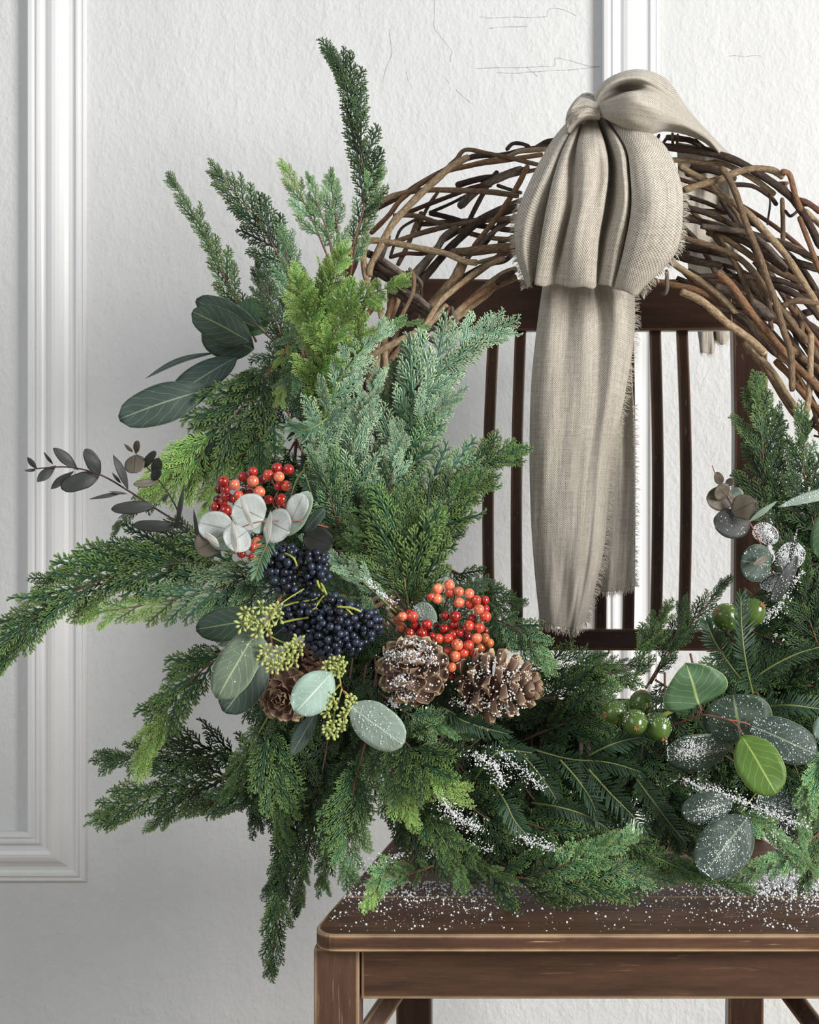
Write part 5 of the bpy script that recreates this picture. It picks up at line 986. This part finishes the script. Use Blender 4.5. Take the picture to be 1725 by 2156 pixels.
# hanging front loop of the bow: traced pleats with their depth (ridge forward, valley back)
def ln(pts,zs): return [(x,y,z) for (x,y),z in zip(pts,zs)]
z0=[1.515,1.505,1.498,1.498,1.505,1.520]
def off(a): k=[.25,.7,1,1,.9,.6]; return [z+a*q for z,q in zip(z0,k)]
def pl(pts,o): return [(x,y,z+q) for (x,y),z,q in zip(pts,z0,o)]
BL=[pl([(1222,230),(1166,292),(1120,375),(1088,455),(1087,530),(1108,598)],[.02,.024,.024,.022,.020,.020]),
 pl([(1224,232),(1176,298),(1140,365),(1110,448),(1104,525),(1116,594)],[.02,.008,.004,.004,.006,.006]),
 pl([(1226,234),(1186,304),(1160,362),(1140,434),(1130,505),(1124,580)],[.02,.004,.002,.004,.008,.010]),
 pl([(1228,236),(1198,308),(1178,368),(1160,440),(1148,510),(1134,592)],[.02,.016,.014,.014,.016,.014]),   # valley tucked under
 pl([(1228,238),(1190,306),(1168,368),(1152,438),(1140,506),(1128,590)],[.02,.000,-.004,-.005,-.004,.000]),  # fold edge
 pl([(1230,238),(1202,304),(1186,368),(1176,438),(1162,512),(1146,594)],[.02,-.004,-.008,-.008,-.006,.002]),
 pl([(1232,238),(1214,304),(1206,370),(1200,440),(1184,512),(1164,590)],[.02,.008,.006,.008,.010,.008]),
 pl([(1234,238),(1220,312),(1222,372),(1210,432),(1192,510),(1178,590)],[.02,-.010,-.010,-.004,.000,.004]),
 pl([(1240,238),(1236,312),(1240,372),(1228,430),(1212,506),(1204,596)],[.018,-.018,-.014,-.014,-.012,-.004]),
 pl([(1246,238),(1256,306),(1260,366),(1250,430),(1236,500),(1228,594)],[.018,-.014,-.006,-.010,-.010,-.006]),
 pl([(1250,238),(1272,306),(1279,362),(1270,432),(1258,505),(1250,598)],[.018,-.006,-.004,-.006,.000,.000]),
 pl([(1252,240),(1278,310),(1284,366),(1276,440),(1264,510),(1258,590)],[.02,.026,.028,.026,.020,.010]),   # deep valley
 pl([(1258,240),(1290,306),(1300,362),(1298,430),(1282,500),(1268,590)],[.02,.004,.004,.004,.004,.002]),
 pl([(1262,238),(1304,306),(1314,364),(1316,430),(1302,500),(1284,592)],[.018,-.010,-.010,-.008,-.006,-.002]),
 pl([(1266,238),(1322,314),(1332,376),(1330,440),(1318,512),(1292,598)],[.018,.014,.016,.012,.010,.006]),   # valley tucked under
 pl([(1270,236),(1318,306),(1330,370),(1333,440),(1320,512),(1300,600)],[.016,-.006,-.006,-.006,-.006,.000]),
 pl([(1282,234),(1344,300),(1366,372),(1370,446),(1350,522),(1318,604)],[.012,-.012,-.014,-.016,-.012,-.004]),
 pl([(1292,236),(1370,298),(1400,368),(1406,440),(1388,528),(1338,612)],[.012,-.006,-.004,-.008,-.006,.000]),
 pl([(1300,240),(1390,296),(1428,366),(1438,432),(1424,530),(1352,608)],[.012,.012,.014,.014,.014,.012])]
# the loop turns back under at the bottom
for l in BL:
    x,y,d=l[-1]; l.append((x,y+5,d+.008)); l.append((x+1,y-6,d+.020))
o,vs,nu,nv=cloth('bow_loop',BL,190,90,.145,.16)
Lv=[vs[j*nu] for j in range(4,nv-8)]; Rv=[vs[j*nu+nu-1] for j in range(8,nv-6)]
def outs(E,s): 
    r=[]
    for i in range(len(E)):
        t=(E[min(i+1,len(E)-1)]-E[max(i-1,0)]).normalized(); r.append(t.cross(Vector((0,-1,0))).normalized()*s)
    return r
fringe(o,Lv[28:],outs(Lv[28:],1),330,13,1); fringe(o,Rv[26:],outs(Rv[26:],-1),420,15,2)
# upper loop going over the ring to the right
zA=1.505
UL=[ln([(1256,240),(1292,258),(1330,274),(1366,282),(1400,276),(1440,282),(1484,300),(1516,330)],[zA,1.50,1.505,1.52,1.55,1.56,1.58,1.60]),
 ln([(1256,236),(1294,246),(1334,256),(1374,262),(1410,262),(1450,272),(1490,294),(1520,328)],[zA,1.485,1.48,1.495,1.525,1.54,1.565,1.59]),
 ln([(1256,230),(1296,226),(1340,222),(1384,232),(1420,248),(1458,266),(1496,292),(1526,324)],[zA,1.475,1.465,1.48,1.52,1.54,1.57,1.60]),
 ln([(1256,224),(1292,210),(1336,194),(1382,204),(1422,232),(1462,262),(1501,292),(1530,324)],[zA,1.478,1.468,1.49,1.525,1.55,1.58,1.61]),
 ln([(1255,220),(1284,206),(1322,194),(1376,192),(1424,228),(1464,260),(1502,292),(1532,324)],[zA+.004,1.515,1.515,1.498,1.53,1.56,1.59,1.62]),
 ln([(1254,216),(1276,196),(1312,182),(1364,180),(1420,214),(1463,255),(1503,291),(1534,324)],[zA+.004,1.518,1.520,1.500,1.54,1.57,1.60,1.63]),
 ln([(1253,212),(1270,188),(1308,168),(1360,166),(1414,198),(1458,246),(1502,290),(1536,324)],[zA,1.492,1.488,1.495,1.54,1.58,1.61,1.64]),
 ln([(1252,206),(1268,176),(1305,154),(1352,147),(1404,168),(1446,226),(1496,284),(1538,326)],[zA+.005,1.51,1.510,1.52,1.56,1.60,1.64,1.665]),
 ln([(1254,208),(1274,184),(1310,166),(1354,160),(1402,182),(1444,236),(1492,290),(1536,332)],[zA+.01,1.55,1.56,1.565,1.60,1.635,1.665,1.68])]
o,vs,nu2,nv2=cloth('upper_bow_loop',UL,90,90,.11,.17)
# knot: a band wrapped round the gathers
KL=[ln([(1204,222),(1220,204),(1244,203),(1260,212)],[1.53]*4),ln([(1197,234),(1212,213),(1238,210),(1261,220)],[1.505,1.500,1.500,1.505]),
 ln([(1193,248),(1206,226),(1236,219),(1262,229)],[1.498,1.488,1.488,1.497]),ln([(1192,258),(1207,236),(1235,227),(1263,236)],[1.497,1.490,1.489,1.498]),
 ln([(1193,267),(1209,246),(1234,236),(1264,242)],[1.496,1.486,1.486,1.497]),ln([(1197,279),(1213,257),(1235,246),(1264,248)],[1.505,1.496,1.495,1.502]),
 ln([(1205,280),(1217,265),(1236,254),(1262,252)],[1.53,1.525,1.52,1.52])]
o,_,_,_=cloth('knot',KL,60,40,.03,.035,.0012)
o,_,_,_=cloth('knot_end',[ln([(1214,214),(1224,200),(1240,196),(1254,203)],[1.545]*4),ln([(1216,216),(1227,203),(1242,200),(1255,208)],[1.525]*4),ln([(1218,222),(1230,212),(1244,210),(1256,216)],[1.522]*4)],16,20,.02,.03)
# cloth behind the ring, and its end below the rail
RL=[ln([(1425,300),(1428,360),(1430,440),(1445,520),(1455,620),(1470,700),(1475,741)],[1.66,1.70,1.72,1.73,1.87,1.875,1.875]),
 ln([(1455,305),(1462,370),(1462,450),(1470,530),(1475,620),(1488,700),(1490,744)],[1.665,1.71,1.715,1.735,1.865,1.870,1.872]),
 ln([(1480,308),(1490,370),(1490,450),(1495,530),(1496,620),(1500,700),(1504,742)],[1.668,1.70,1.72,1.74,1.87,1.875,1.875]),
 ln([(1500,312),(1515,375),(1515,455),(1510,530),(1508,620),(1503,690),(1507,716)],[1.67,1.71,1.73,1.73,1.87,1.890,1.890]),
 ln([(1520,320),(1535,380),(1540,460),(1534,540),(1528,620),(1518,690),(1522,726)],[1.675,1.70,1.715,1.735,1.865,1.875,1.875]),
 ln([(1535,330),(1552,390),(1560,470),(1552,550),(1546,620),(1540,690),(1541,706)],[1.68,1.71,1.72,1.74,1.87,1.885,1.885])]
o,vs,nu5,nv5=cloth('rear_loop',RL,80,60,.10,.28)
fringe(o,[vs[(nv5-1)*nu5+i] for i in range(nu5)],[Vector((0,0,-1))]*nu5,90,8,11,1.87)
b=MB(); b.tube([P(*p) for p in [(1494,744,1.875),(1500,765,1.875),(1490,785,1.875),(1480,805,1.875),(1476,822,1.875)]],.0002,4); b.build('loose_thread',M_thread,o)
# front tail
FT=[ln([(1146,585),(1130,700),(1118,830),(1116,980),(1121,1130),(1130,1240),(1138,1308)],[1.575,1.585,1.59,1.59,1.585,1.585,1.585]),
 ln([(1165,585),(1158,700),(1150,830),(1148,980),(1150,1130),(1156,1240),(1158,1314)],[1.56,1.572,1.578,1.578,1.575,1.575,1.575]),
 ln([(1200,585),(1195,700),(1188,830),(1184,980),(1184,1130),(1184,1240),(1180,1320)],[1.565,1.575,1.577,1.575,1.572,1.575,1.572]),
 ln([(1235,590),(1232,700),(1226,830),(1218,980),(1214,1130),(1208,1240),(1200,1322)],[1.556,1.568,1.574,1.573,1.570,1.571,1.574]),
 ln([(1258,592),(1265,680),(1258,830),(1246,980),(1238,1130),(1226,1240),(1212,1322)],[1.575,1.575,1.576,1.574,1.571,1.573,1.570]),
 ln([(1290,590),(1300,680),(1290,820),(1268,980),(1255,1130),(1240,1240),(1220,1316)],[1.558,1.565,1.574,1.576,1.573,1.575,1.575]),
 ln([(1334,590),(1336,700),(1316,830),(1288,980),(1272,1150),(1252,1240),(1234,1308)],[1.575,1.585,1.588,1.588,1.585,1.585,1.58])]
o,vs,nu3,nv3=cloth('front_tail',FT,90,120,.092,.33,wrk=.0018)
E=[vs[j*nu3+nu3-1] for j in range(nv3)]; fringe(o,E,outs(E,-1),560,15,5)
E=[vs[(nv3-1)*nu3+i] for i in range(nu3)]; fringe(o,E,[Vector((0,0,-1))]*nu3,230,17,6)
b=MB(); b.tube([P(*p) for p in [(1200,1322,1.575),(1199,1340,1.57),(1203,1358,1.57),(1207,1372,1.57)]],.0003,4); b.build('loose_thread',M_thread,o)
# shorter tail behind
RT=[ln([(1230,620),(1240,760),(1246,900),(1252,1050),(1256,1180),(1258,1242)],[1.60,1.61,1.615,1.615,1.612,1.612]),
 ln([(1262,620),(1280,760),(1284,900),(1284,1050),(1282,1180),(1280,1246)],[1.60,1.605,1.605,1.605,1.602,1.605]),
 ln([(1295,620),(1306,760),(1312,900),(1312,1050),(1308,1180),(1306,1242)],[1.60,1.612,1.612,1.610,1.610,1.610]),
 ln([(1325,620),(1330,760),(1336,900),(1337,1050),(1335,1180),(1334,1234)],[1.60,1.605,1.603,1.603,1.605,1.605])]
o,vs,nu4,nv4=cloth('rear_tail',RT,50,90,.05,.28,wrk=.002)
E=[vs[j*nu4+nu4-1] for j in range(30,nv4)]; fringe(o,E,outs(E,-1),320,13,7)
E=[vs[(nv4-1)*nu4+i] for i in range(nu4)]; fringe(o,E,[Vector((0,0,-1))]*nu4,120,13,8)
# ------------------------------------------------------------------ snow
rg=random.Random(21)
def seatpt(px,py): 
    d=(H-SZ)*F/(py-CY); return Vector(((px-CX)/F*d,d,SZ))
b=MB()
for _ in range(5200):
    py=1855+abs(rg.gauss(0,1))*34 if rg.random()<.75 else rg.uniform(1850,1962)
    px=rg.uniform(660,1900); 
    dens=.30+.7*math.exp(-((px-860)/210)**2)+1.6*math.exp(-((px-1720)/180)**2)
    if rg.random()>dens or py>1962 or py<1835: continue
    p=seatpt(px,py)
    if abs(p.x-XC)>halfw(p.y)-.002: continue
    r=rg.choice((.6,.8,1.0,1.3,1.8,2.6,3.4))*(1 if py<1900 else .85)
    grains(b,p+Vector((0,0,px2m(r,p.y)*.5)),None,px2m(r,p.y),rg)
for _ in range(3800):
    px=rg.gauss(1720,110); 
    if px<1480: continue
    py=1845+abs(rg.gauss(0,1))*20; p=seatpt(px,py)
    if abs(p.x-XC)>halfw(p.y)-.002: continue
    h=max(0,.012*math.exp(-((px-1740)/130)**2)*(1-(py-1845)/60)); grains(b,p+Vector((0,0,rg.uniform(0,h)+.0008)),None,px2m(rg.uniform(1.5,3.4),p.y),rg)
o=b.build('snow',M_snow,None,smooth=False,loc=(XC,1.4,SZ)); tag(o,'white snow grains scattered over the worn wooden chair seat','snow',None,'stuff')
b=MB()
def drift(pts,r_,n,z,sz=(.8,2.4)):
    for _ in range(n):
        k=rg.uniform(0,len(pts)-1.001); i=int(k); f=k-i; x=pts[i][0]*(1-f)+pts[i+1][0]*f; y=pts[i][1]*(1-f)+pts[i+1][1]*f
        a=rg.uniform(0,6.28); q=abs(rg.gauss(0,1))*r_*.5; zz_=z+rg.uniform(-.006,.014); grains(b,P(x+q*math.cos(a),y+q*math.sin(a)*.7,zz_),None,px2m(rg.uniform(*sz),z),rg)
for pts,r_,n,z in [([(930,1680),(960,1720),(1010,1745)],30,520,1.335),([(1000,1590),(1040,1610),(1060,1650)],30,420,1.335),([(1050,1580),(1100,1620),(1140,1660)],26,260,1.34),([(1090,1760),(1130,1775),(1170,1790)],26,260,1.335),
   ([(770,1215),(790,1240),(830,1270)],14,160,1.345),([(1500,1660),(1570,1690),(1640,1720),(1700,1740)],30,620,1.335),([(820,1470),(835,1490)],14,90,1.345),([(950,1470),(1000,1500)],18,90,1.345),([(1600,1310),(1640,1280),(1690,1200)],24,260,1.39),
   ([(900,1800),(960,1770),(1040,1790)],30,160,1.35),([(740,1830),(850,1800)],24,240,1.36),([(1160,1790),(1210,1800)],16,90,1.335),([(870,1275),(890,1300)],14,70,1.375),([(1440,1640),(1500,1670)],20,140,1.35),([(1180,1400),(1250,1400)],16,60,1.40),([(1620,1750),(1680,1800)],22,260,1.345)]:
    drift(pts,r_,n,z)
o=b.build('snow',M_snow,None,smooth=False,loc=tuple(P(1200,1700,1.38))); tag(o,'powdery snow caught in patches on the dark greenery of the wreath','snow',None,'stuff')
